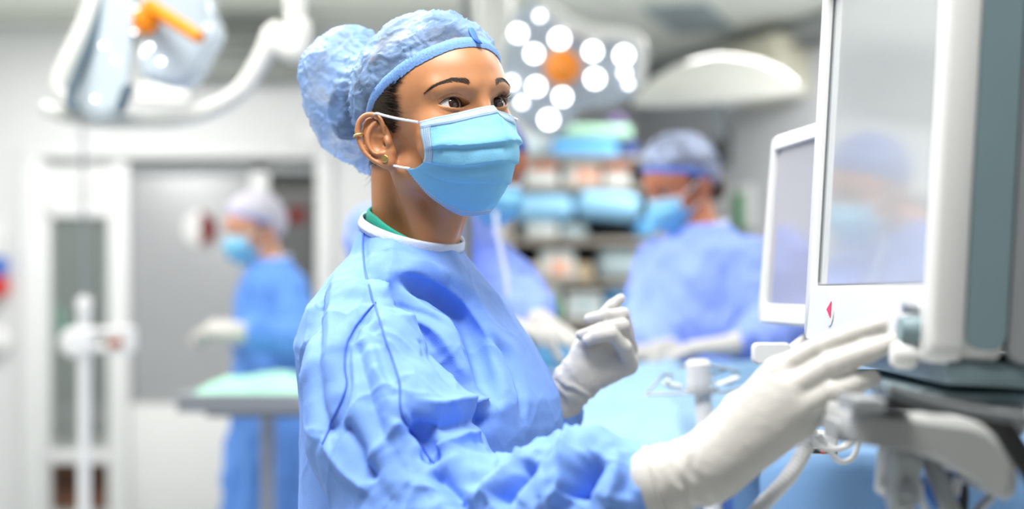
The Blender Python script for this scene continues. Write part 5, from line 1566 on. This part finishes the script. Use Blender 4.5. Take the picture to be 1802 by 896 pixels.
# the loop itself follows the cloth
def neck_loop(n=40):
    R = frame_for(cn); ph = np.linspace(0, 2 * np.pi, n, endpoint=False); D = np.stack([np.cos(ph), np.sin(ph), 0 * ph], 1) @ R.T
    lo = np.full(n, .02); hi = np.full(n, .14)
    for _ in range(24):
        r = (lo + hi) / 2; d = gown_sdf(cc + D * r[:, None]); lo = np.where(d < 0, r, lo); hi = np.where(d < 0, hi, r)
    return cc + D * r[:, None]
CL = neck_loop()
inner = np.linalg.norm(GV - cc - hgt[:, None] * cn, axis=1) < 0.13
keep = ~(inner & (hgt > 0.0035))
GV2, GF2, used = keep_faces(GV, GF, keep)
gown = obj('surgical_gown', GV2, GF2, M_GOWN, woman)

# white tape round the neck opening, green scrub collar under it
def ribbon(name, loop, rows, m, parent):
    P = spline(loop, 3, closed=True); c = P.mean(0); n = len(P); R = []
    rad = P - c; rad -= (rad @ cn)[:, None] * cn; rad /= np.linalg.norm(rad, axis=1, keepdims=True)
    for up, out in rows: R.append(P + cn * up + rad * out)
    V = np.vstack(R); F = []; k = len(rows)
    for r in range(k):
        r2 = (r + 1) % k
        for i in range(n):
            j = (i + 1) % n; F.append((r * n + i, r * n + j, r2 * n + j, r2 * n + i))
    return fix_normals(obj(name, V, np.array(F), m, parent))
ribbon('neck_binding', CL, [(-.0065, .0028), (-.002, .0030), (.003, .0022), (.0060, .0008), (.0052, -.0006), (-.004, .0005)], M_BIND, gown)
GC = CL.copy(); GC = cc + (GC - cc) * 0.93 + cn * 0.0065
GC = GC - cn * (0.011 * np.clip(((GC - cc) @ FB) / .05 + .5, 0, 1))[:, None]
ribbon('scrub_collar', GC, [(-.012, 0), (.006, .001), (.0085, -.001), (.006, -.003), (-.012, -.003)], M_GREEN, woman)

# sewn seams lie on the cloth
gbv2 = caster(GV2, GF2)
for pts in ([(641, 399), (640, 458), (654, 523), (661, 540)], [(661, 534), (632, 564), (609, 605), (606, 646), (609, 681), (588, 734), (568, 781)],
            [(661, 540), (682, 605), (703, 669), (706, 722), (723, 758), (764, 816)]):
    h = on_surface(gbv2, pts, 9)
    P = np.array([a + b * 0.0012 for a, b in h])
    P[1:-1] = (P[:-2] + 2 * P[1:-1] + P[2:]) / 4
    tube('sleeve_seam', P, 0.0011, M_SEAM, gown, n=6)

# ------------------------------------------------------------------ gloved hands
def hand_mesh(name, joints, palm, step, m, parent, wrinkle=0.0006, kf=0.004, kp=0.012, extra=None):
    """joints: list of finger chains [(x, y, z, r) ...]; palm: list of cones (a, b, ra, rb)"""
    def sdf(p):
        p = np.asarray(p, np.float32)
        d = None
        for a, b, ra, rb in palm:
            e = cone(p, a, b, ra, rb); d = e if d is None else smin(d, e, kp)
        for ch in joints:
            ch = np.array(ch); e = chain(p, ch[:, :3], ch[:, 3], 0.002)
            d = smin(d, e, kf)
        return d
    A = np.vstack([np.array(c)[:, :3] for c in joints] + [np.array([a, b]) for a, b, _, _ in palm])
    lo, hi = A.min(0) - 0.045, A.max(0) + 0.045
    V, F = surface_nets(sdf, *[axis_grid((lo[i], hi[i], step)) for i in range(3)])
    V = relax(V, F, 1, 0.4)
    N = vnormals(V, F)
    V = V + N * (wrinkle * crumple(V, 0.014) + (0 if extra is None else extra(V)))[:, None]
    return obj(name, V, F, m, parent)

def wj(l): return [tuple(W(*a[:3])) + (a[3],) for a in l]
# right hand on the monitor
RW = W(1250, 818, 1.225); RC = W(1160, 852, 1.234)
r_f = [wj([(1368, 656, 1.213, .0118), (1442, 613, 1.200, .0105), (1500, 589, 1.194, .0092), (1548, 573, 1.189, .0076)]),
       wj([(1388, 690, 1.200, .0122), (1464, 644, 1.186, .0110), (1527, 619, 1.184, .0096), (1574, 601, 1.184, .0078)]),
       wj([(1404, 722, 1.196, .0118), (1466, 690, 1.182, .0104), (1502, 676, 1.184, .0092), (1534, 667, 1.192, .0076)]),
       wj([(1404, 750, 1.202, .0108), (1448, 726, 1.204, .0094), (1482, 708, 1.213, .0082), (1506, 697, 1.222, .0070)]),
       wj([(1300, 720, 1.245, .0140), (1370, 660, 1.262, .0120), (1430, 634, 1.268, .0105), (1472, 622, 1.266, .0085)])]
r_p = [(RC, RW, .034, .0265)] + [(RW + o, np.array(f[0][:3]), .020, f[0][3] + .002) for f, o in zip(r_f[:4], (np.array([-.0, 0, .008]), np.array([0, 0, .004]), np.array([0, 0, -.004]), np.array([0, 0, -.010])))] + [(RW, np.array(r_f[4][0][:3]), .020, .015)]
ax_ = (RW - RC) / np.linalg.norm(RW - RC)
def wrist_folds(c, ax, span, amp):
    def g(V):
        t = (V - c) @ ax
        return amp * np.exp(-(t / span) ** 2) * np.sin(t / 0.0026 + 3 * noise(V / 0.02))
    return g
gr = hand_mesh('glove', r_f, r_p, 0.0016, M_GLOVE, woman, 0.0004, kf=0.0045, kp=0.016, extra=wrist_folds((RW * .55 + RC * .45), ax_, 0.016, 0.0011))
gr['label'] = 'white latex glove on the hand touching the monitor'
# left hand, half closed in front of the chest
LW = W(1008, 676, 1.765); LC = W(984, 712, 1.772)
l_f = [wj([(1108, 640, 1.772, .0105), (1098, 612, 1.752, .0100), (1074, 588, 1.738, .0092), (1050, 592, 1.733, .0084), (1034, 600, 1.735, .0068)]),
       wj([(1108, 612, 1.780, .0105), (1096, 574, 1.752, .0092), (1058, 579, 1.740, .0082), (1022, 590, 1.742, .0064)]),
       wj([(1104, 590, 1.790, .0100), (1095, 554, 1.764, .0090), (1064, 556, 1.752, .0080), (1037, 561, 1.754, .0064)]),
       wj([(1085, 590, 1.800, .0100), (1062, 557, 1.790, .0088), (1078, 538, 1.785, .0078), (1092, 526, 1.782, .0066)])]
l_p = [(LC, LW, .028, .024), (LW, W(1105, 642, 1.778), .020, .0135), (LW, W(1100, 615, 1.783), .020, .013), (LW, W(1085, 592, 1.79), .020, .014),
       (W(1018, 645, 1.757), W(1034, 604, 1.762), .017, .013), (W(1030, 620, 1.76), W(1080, 592, 1.785), .014, .012)]
gl = hand_mesh('glove', l_f, l_p, 0.0016, M_GLOVE, woman, 0.0007, kf=0.003, kp=0.014, extra=wrist_folds(LW, (LW - LC) / np.linalg.norm(LW - LC), 0.016, 0.0012))
gl['label'] = 'white latex glove on the half-closed hand'
# rolled edge of that glove's cuff
def cuff_ring(c, ax, r, m, parent, ry=1.0):
    R = frame_for(ax); a = np.linspace(0, 2 * np.pi, 28, endpoint=False)
    P = c + (np.stack([r * np.cos(a), r * ry * np.sin(a), 0.0015 * np.sin(3 * a)], 1)) @ R.T
    tube('rolled_cuff', P, 0.0016, m, parent, n=8, closed=True)
cuff_ring(LW * .75 + LC * .25, LW - LC, 0.0262, M_GLOVE, gl)
cuff_ring(RC * .97 + RW * .03, RW - RC, 0.0345, M_GLOVE, gr)

# ------------------------------------------------------------------ the other theatre staff
M_SKIN2 = mat('skin_light', srgb(214, 158, 126), rough=0.45, var=0.06, nscale=45, sss=0.12)
M_SKIN3 = mat('skin_tan', srgb(184, 116, 84), rough=0.45, var=0.06, nscale=45, sss=0.12)
M_HAIRB = mat('hair_brown', (0.05, 0.025, 0.014, 1), rough=0.45, var=0.3, nscale=60)
M_GOWN2 = mat('gown_violet_blue', srgb(136, 160, 240), rough=0.75, var=0.05, nscale=60, spec=0.25)
M_GOWN3 = mat('gown_mid_blue', srgb(100, 150, 226), rough=0.75, var=0.05, nscale=60, spec=0.25)
M_CAP2 = mat('cap_navy_net', srgb(178, 192, 224), rough=0.6, var=0.1, nscale=50, alpha=0.55)
vary_alpha(M_CAP2, .28, .82, 26.0)
M_CAP3 = mat('cap_pale', srgb(214, 210, 222), rough=0.6, var=0.08, nscale=50, alpha=0.85)
M_CAPD = mat('cap_dark_blue', srgb(58, 84, 158), rough=0.6, var=0.1, nscale=50)
M_TROU = mat('scrub_trousers', srgb(60, 100, 170), rough=0.8, var=0.06)
M_SHOE = mat('clog_white', srgb(230, 230, 226), rough=0.4)

def unit(v): v = np.asarray(v, float); return v / np.linalg.norm(v)

def hand_template(w, d, n, curl=0.35, side=1, s=1.0, spread=0.10):
    """finger chains and palm cones for a hand at wrist w pointing along d, palm facing n"""
    d = unit(d); n = unit(np.asarray(n) - d * np.dot(n, d)); x = np.cross(d, n) * side   # x: towards the little finger
    J = []
    for k, (off, L) in enumerate(((-.027, .072), (-.009, .080), (.010, .074), (.027, .058))):
        m = w + d * .088 * s + x * off * s
        a = 0.0; p = m; ch = [tuple(p) + (.0098 * s,)]
        dd = unit(d + x * off * spread * 30 * .3)
        for q, (fr, r) in enumerate(((.45, .0090), (.30, .0082), (.25, .0068))):
            a += curl * (0.8 + .15 * q + .05 * k)
            p = p + (dd * math.cos(a) + n * math.sin(a)) * L * fr * s
            ch.append(tuple(p) + (r * s,))
        J.append(ch)
    p0 = w + d * .022 * s - x * .020 * s; p1 = p0 + unit(d * .7 - x * .8 + n * .25) * .040 * s; p2 = p1 + unit(d * .9 - x * .3 + n * .4) * .030 * s; p3 = p2 + unit(d + n * .5) * .022 * s
    J.append([tuple(p0) + (.014 * s,), tuple(p1) + (.0115 * s,), tuple(p2) + (.0100 * s,), tuple(p3) + (.0078 * s,)])
    P = [(w - d * .06 * s, w, .030 * s, .025 * s)] + [(w + x * o * .6 * s, np.array(j[0][:3]), .019 * s, .0125 * s) for o, j in zip((-.02, -.007, .007, .02), J[:4])]
    return J, P

def legs(parent, c, f, gown_hem=.38, hipz=.85):
    l = np.array([-f[1], f[0], 0]) * 1.0
    def sdf(p):
        d = None
        for s in (-1, 1):
            hip = np.array([c[0], c[1], hipz]) + l * .085 * s; kn = np.array([c[0], c[1], .48]) + l * .10 * s + f * .015; an = np.array([c[0], c[1], .10]) + l * .11 * s
            e = chain(p, [hip, kn, an], [.088, .068, .062], .02); d = e if d is None else smin(d, e, .02)
        return d
    r = .36
    V, F = surface_nets(sdf, axis_grid((c[0] - r, c[0] + r, .014)), axis_grid((c[1] - r, c[1] + r, .014)), axis_grid((.02, hipz + .12, .016)))
    obj('trousers', V, F, M_TROU, parent)
    for s in (-1, 1):
        b = np.array([c[0], c[1], 0]) + l * .112 * s
        def sh(p):
            d = cone(p, b + f * -.045 + np.array([0, 0, .046]), b + f * .14 + np.array([0, 0, .036]), .042, .040)
            d = smin(d, cone(p, b + np.array([0, 0, .05]), b + np.array([0, 0, .11]), .045, .05), .03)
            return np.maximum(d, .002 - p[:, 2])
        V, F = surface_nets(sh, axis_grid((b[0] - .26, b[0] + .26, .01)), axis_grid((b[1] - .26, b[1] + .26, .01)), axis_grid((-.02, .2, .01)))
        obj('shoe', V, F, M_SHOE, parent)

def staff(label, head, ypr, neck, byaw, arms, hands, skin, gownm, capm, hem=.40, lean=(0, 0), cap_lift=9.0, hairm=None, mask_m=None, back_bun=None, face=True, bandm=None, gown_amp=1.0, seed=0):
    """one masked person: head, cap, mask, gown, gloves, trousers and shoes"""
    head = np.asarray(head, float); neck = np.asarray(neck, float)
    M = head_frame(*ypr); t = head
    by = math.radians(byaw); f = np.array([math.sin(by), -math.cos(by), 0]); l = np.array([math.cos(by), math.sin(by), 0])
    root = thing('person', (neck[0], neck[1], 0.0), label, 'person')
    sh = [neck + l * s * .165 + np.array([0, 0, -.075]) for s in (-1, 1)]
    def loc(p): return ((p - t.astype(np.float32)) @ M.astype(np.float32)) * 1000
    chin = t + M @ np.array([.010, 0, -.06])
    def bsdf(p):
        p = np.asarray(p, np.float32)
        d = face_sdf(loc(p), True, True) / 1000
        d = smin(d, cone(p, t + M @ np.array([-.03, 0, -.03]), neck + np.array([0, 0, -.02]), .047, .050), .02)
        d = smin(d, cone(p, sh[0] + np.array([0, 0, -.02]), sh[1] + np.array([0, 0, -.02]), .036, .036), .03)
        d = smin(d, cone(p, neck - np.array([0, 0, .12]), neck + np.array([lean[0] * .5, lean[1] * .5, -.52]), .095, .10), .05)
        for s, a in enumerate(arms):
            d = smin(d, chain(p, [sh[s], a[0], a[1]], [.036, .034, .026], .01), .02)
        return d
    pts = np.vstack([sh, [neck - [0, 0, .6]], [np.asarray(q) for a in arms for q in a]])
    lo = np.minimum(pts.min(0), t - .15) - .06; hi = np.maximum(pts.max(0), t + .15) + .06
    hz0, hy0, hx0 = t - .14
    hb0, hb1 = t - .135, t + .15
    ax = [axis_grid((lo[i], hb0[i], .012), (hb0[i], hb1[i], .0042), (hb1[i], hi[i] + .013, .012)) for i in range(3)]
    V, F = surface_nets(bsdf, *ax)
    obj('body', V, F, skin, root)
    eyeballs(M, t, root, (1, 0, -.25), (M_PUP, M_IRIS, M_LIMB, M_SCL), 16)
    for s in (-1, 1): eyebrow(M, t, root, M_BROW, s, face_sdf, n=90, seed=seed + s + 2)
    hair, _ = hair_shell(M, t, hairm or M_HAIRB, root, 5.0)
    if back_bun:
        v = []
        lump_c = to_world(np.array([back_bun[:3]]), M, t)[0]
        b = lump('hair_bun', lump_c, (back_bun[3],) * 3, hairm or M_HAIRB, .12)
        b.parent = hair; b.location = np.array(b.location) - ORIG[hair.name]
    # cap
    def csdf(p):
        p = np.asarray(p, np.float32); k = np.clip((p[:, 2] - rim_u(p[:, 0])) / 34, 0, 1)
        return skull(p) - (2.6 + cap_lift * k * k * (3 - 2 * k))
    V, F = surface_nets(csdf, axis_grid((-150, 105, 4.5)), axis_grid((-105, 105, 4.5)), axis_grid((-65, 175, 4.5)))
    V, F, _ = keep_faces(V, F, V[:, 2] > rim_u(V[:, 0]) - 5)
    V[:, 2] = np.maximum(V[:, 2], rim_u(V[:, 0]))
    V = V + vnormals(V, F) * (2.5 * crumple(V + seed * 50, 24.0))[:, None]
    cap = obj('bouffant_cap', to_world(V, M, t), F, capm, root)
    R_ = [rim_curve(skull, off, dU, 90) for dU, off in ((-5, 1.5), (0, 4.5), (6, 5.5), (11, 3))]
    V = np.vstack(R_); n = 90
    F = [(r * n + i, r * n + (i + 1) % n, (r + 1) * n + (i + 1) % n, (r + 1) * n + i) for r in range(3) for i in range(n)]
    obj('elastic_hem', to_world(V, M, t), np.array(F), bandm or M_CAPBAND, cap)
    face_mask(M, t, root, mask_m or M_MASK, M_EDGE, None, M_LOOP, nu=40, nv=40)
    # gown
    S = np.array([(.06, .048, .050), (.02, .056, .062), (-.01, .072, .10), (-.045, .092, .15), (-.09, .108, .175), (-.2, .128, .185), (-.36, .132, .178), (-.55, .145, .19), (-.8, .165, .215), (-1.3, .21, .26)])[::-1]
    def gsdf(p):
        p = np.asarray(p, np.float32); dz = p[:, 2] - neck[2]
        a = np.interp(dz, S[:, 0], S[:, 1]); b = np.interp(dz, S[:, 0], S[:, 2])
        dn = np.clip(-dz, 0, .55)
        x = p[:, 0] - neck[0] - lean[0] * dn; y = p[:, 1] - neck[1] - lean[1] * dn
        ff = x * f[0] + y * f[1]; ll = x * l[0] + y * l[1]
        d = (np.sqrt((ff / a) ** 2 + (ll / b) ** 2) - 1) * np.minimum(a, b) * .75
        d = np.maximum(d, np.maximum(hem - p[:, 2], p[:, 2] - neck[2] - .012))
        for s, ar in enumerate(arms):
            e = chain(p, [sh[s], ar[0], ar[1]], [.056, .066, .046], .02)
            d = smin(d, e, .025)
        return d
    lo2 = np.minimum(np.vstack([np.array(a) for a in arms]).min(0), neck - .32) - .09; hi2 = np.maximum(np.vstack([np.array(a) for a in arms]).max(0), neck + .30) + .09
    mz = neck[2] - .62
    V, F = surface_nets(gsdf, axis_grid((lo2[0], hi2[0], .007)), axis_grid((lo2[1], hi2[1], .008)), axis_grid((hem - .02, mz, .016), (mz, neck[2] + .03, .007)))
    N = vnormals(V, F)
    ds = .020 * crumple(V * np.array([1, 1, .6]) + seed, .10) + .008 * crumple(V + seed + 4, .045)
    ang = np.arctan2(V[:, 1] - neck[1], V[:, 0] - neck[0])
    ds += .012 * np.sin(ang * 9 + 2 * noise(V * 3 + seed)) * np.clip((neck[2] - .45 - V[:, 2]) / .2, 0, 1)
    ds *= gown_amp * np.clip((neck[2] + .01 - V[:, 2]) / .08, 0, 1)
    V = V + N * ds[:, None]
    g = obj('surgical_gown', V, F, gownm, root)
    nb = []
    for a in np.linspace(0, 2 * np.pi, 30, endpoint=False): nb.append(neck + f * .060 * math.cos(a) + l * .066 * math.sin(a) + np.array([0, 0, .012 - .012 * math.cos(a)]))
    tube('neck_binding', nb, .006, M_BIND, g, n=8, closed=True)
    for s, h in enumerate(hands):
        if h is None: continue
        w = np.asarray(h[0], float); J, P = hand_template(w, h[1], h[2], h[3], -1 if s == 0 else 1)
        P[0] = (np.asarray(arms[s][1]) * .7 + w * .3, w, .036, .027)
        gl = hand_mesh('glove', J, P, .0032, M_GLOVE, root, .0006, kf=.003, kp=.012)
        cuff_ring(np.asarray(arms[s][1]) * .6 + w * .4, w - np.asarray(arms[s][1]), .034, M_GLOVE, gl)
    legs(root, neck + np.array([lean[0] * .55, lean[1] * .55, 0]), f, hem)
    return root

# nurse at the instrument table, turned to the left
Y1 = 4.72
n1 = W(478, 462, Y1)
staff('person in pale cap and blue gown behind the steel instrument table', W(446, 414, Y1), (-52, -10, -3), n1, -60,
      [(W(470, 600, Y1 + .12), W(425, 592, Y1 - .10)), (W(536, 606, Y1 - .24), W(440, 586, Y1 - .40))],
      [(W(408, 590, Y1 - .16), (-1, -.2, .1), (.2, -.3, -1), .75), (W(420, 584, Y1 - .42), (-1, .15, .15), (.1, .6, -1), .8)],
      M_SKIN2, M_GOWN3, M_CAP3, lean=(.03, 0), cap_lift=11, bandm=mat('cap_band_lilac', srgb(150, 160, 220), rough=.6), seed=1)
# nurse bending over the operating table at the right
Y2 = 3.62
n2 = W(1236, 404, Y2)
staff('bending person in net cap and violet blue gown behind the operating table', W(1196, 338, Y2), (-56, -22, -2), n2, -52,
      [(W(1135, 585, Y2 - .02), W(1180, 622, Y2 - .25)), (W(1372, 580, Y2 - .20), W(1310, 606, Y2 - .42))],
      [(W(1165, 618, Y2 - .30), (-.9, -.3, -.1), (0, .2, -1), .25), (W(1290, 608, Y2 - .44), (-1, -.05, -.05), (0, .1, -1), .22)],
      M_SKIN3, M_GOWN2, M_CAP2, lean=(.06, .02), cap_lift=17, back_bun=(-98, 0, -22, .042), bandm=mat('cap_band_blue', srgb(84, 124, 222), rough=.6), seed=2)
# surgeon behind the person in front, stooping to the right
Y3 = 3.05
n3 = W(742, 352, Y3)
staff('stooping person in dark blue cap, half hidden behind the person in front', W(852, 312, Y3), (52, -20, 3), n3, 58,
      [(W(690, 520, Y3 - .18), W(800, 570, Y3 - .25)), (W(905, 520, Y3 + .06), W(940, 560, Y3 - .12))],
      [(W(830, 575, Y3 - .27), (1, 0, 0), (0, .2, -1), .3), (W(950, 566, Y3 - .16), (.75, -.3, -.45), (-.4, .2, -.9), .45)],
      M_SKIN3, M_GOWN2, M_CAPD, lean=(-.06, 0), cap_lift=6, seed=3, bandm=M_CAPD)
legs(woman, np.array([-.09, 1.62, 0]), FB)
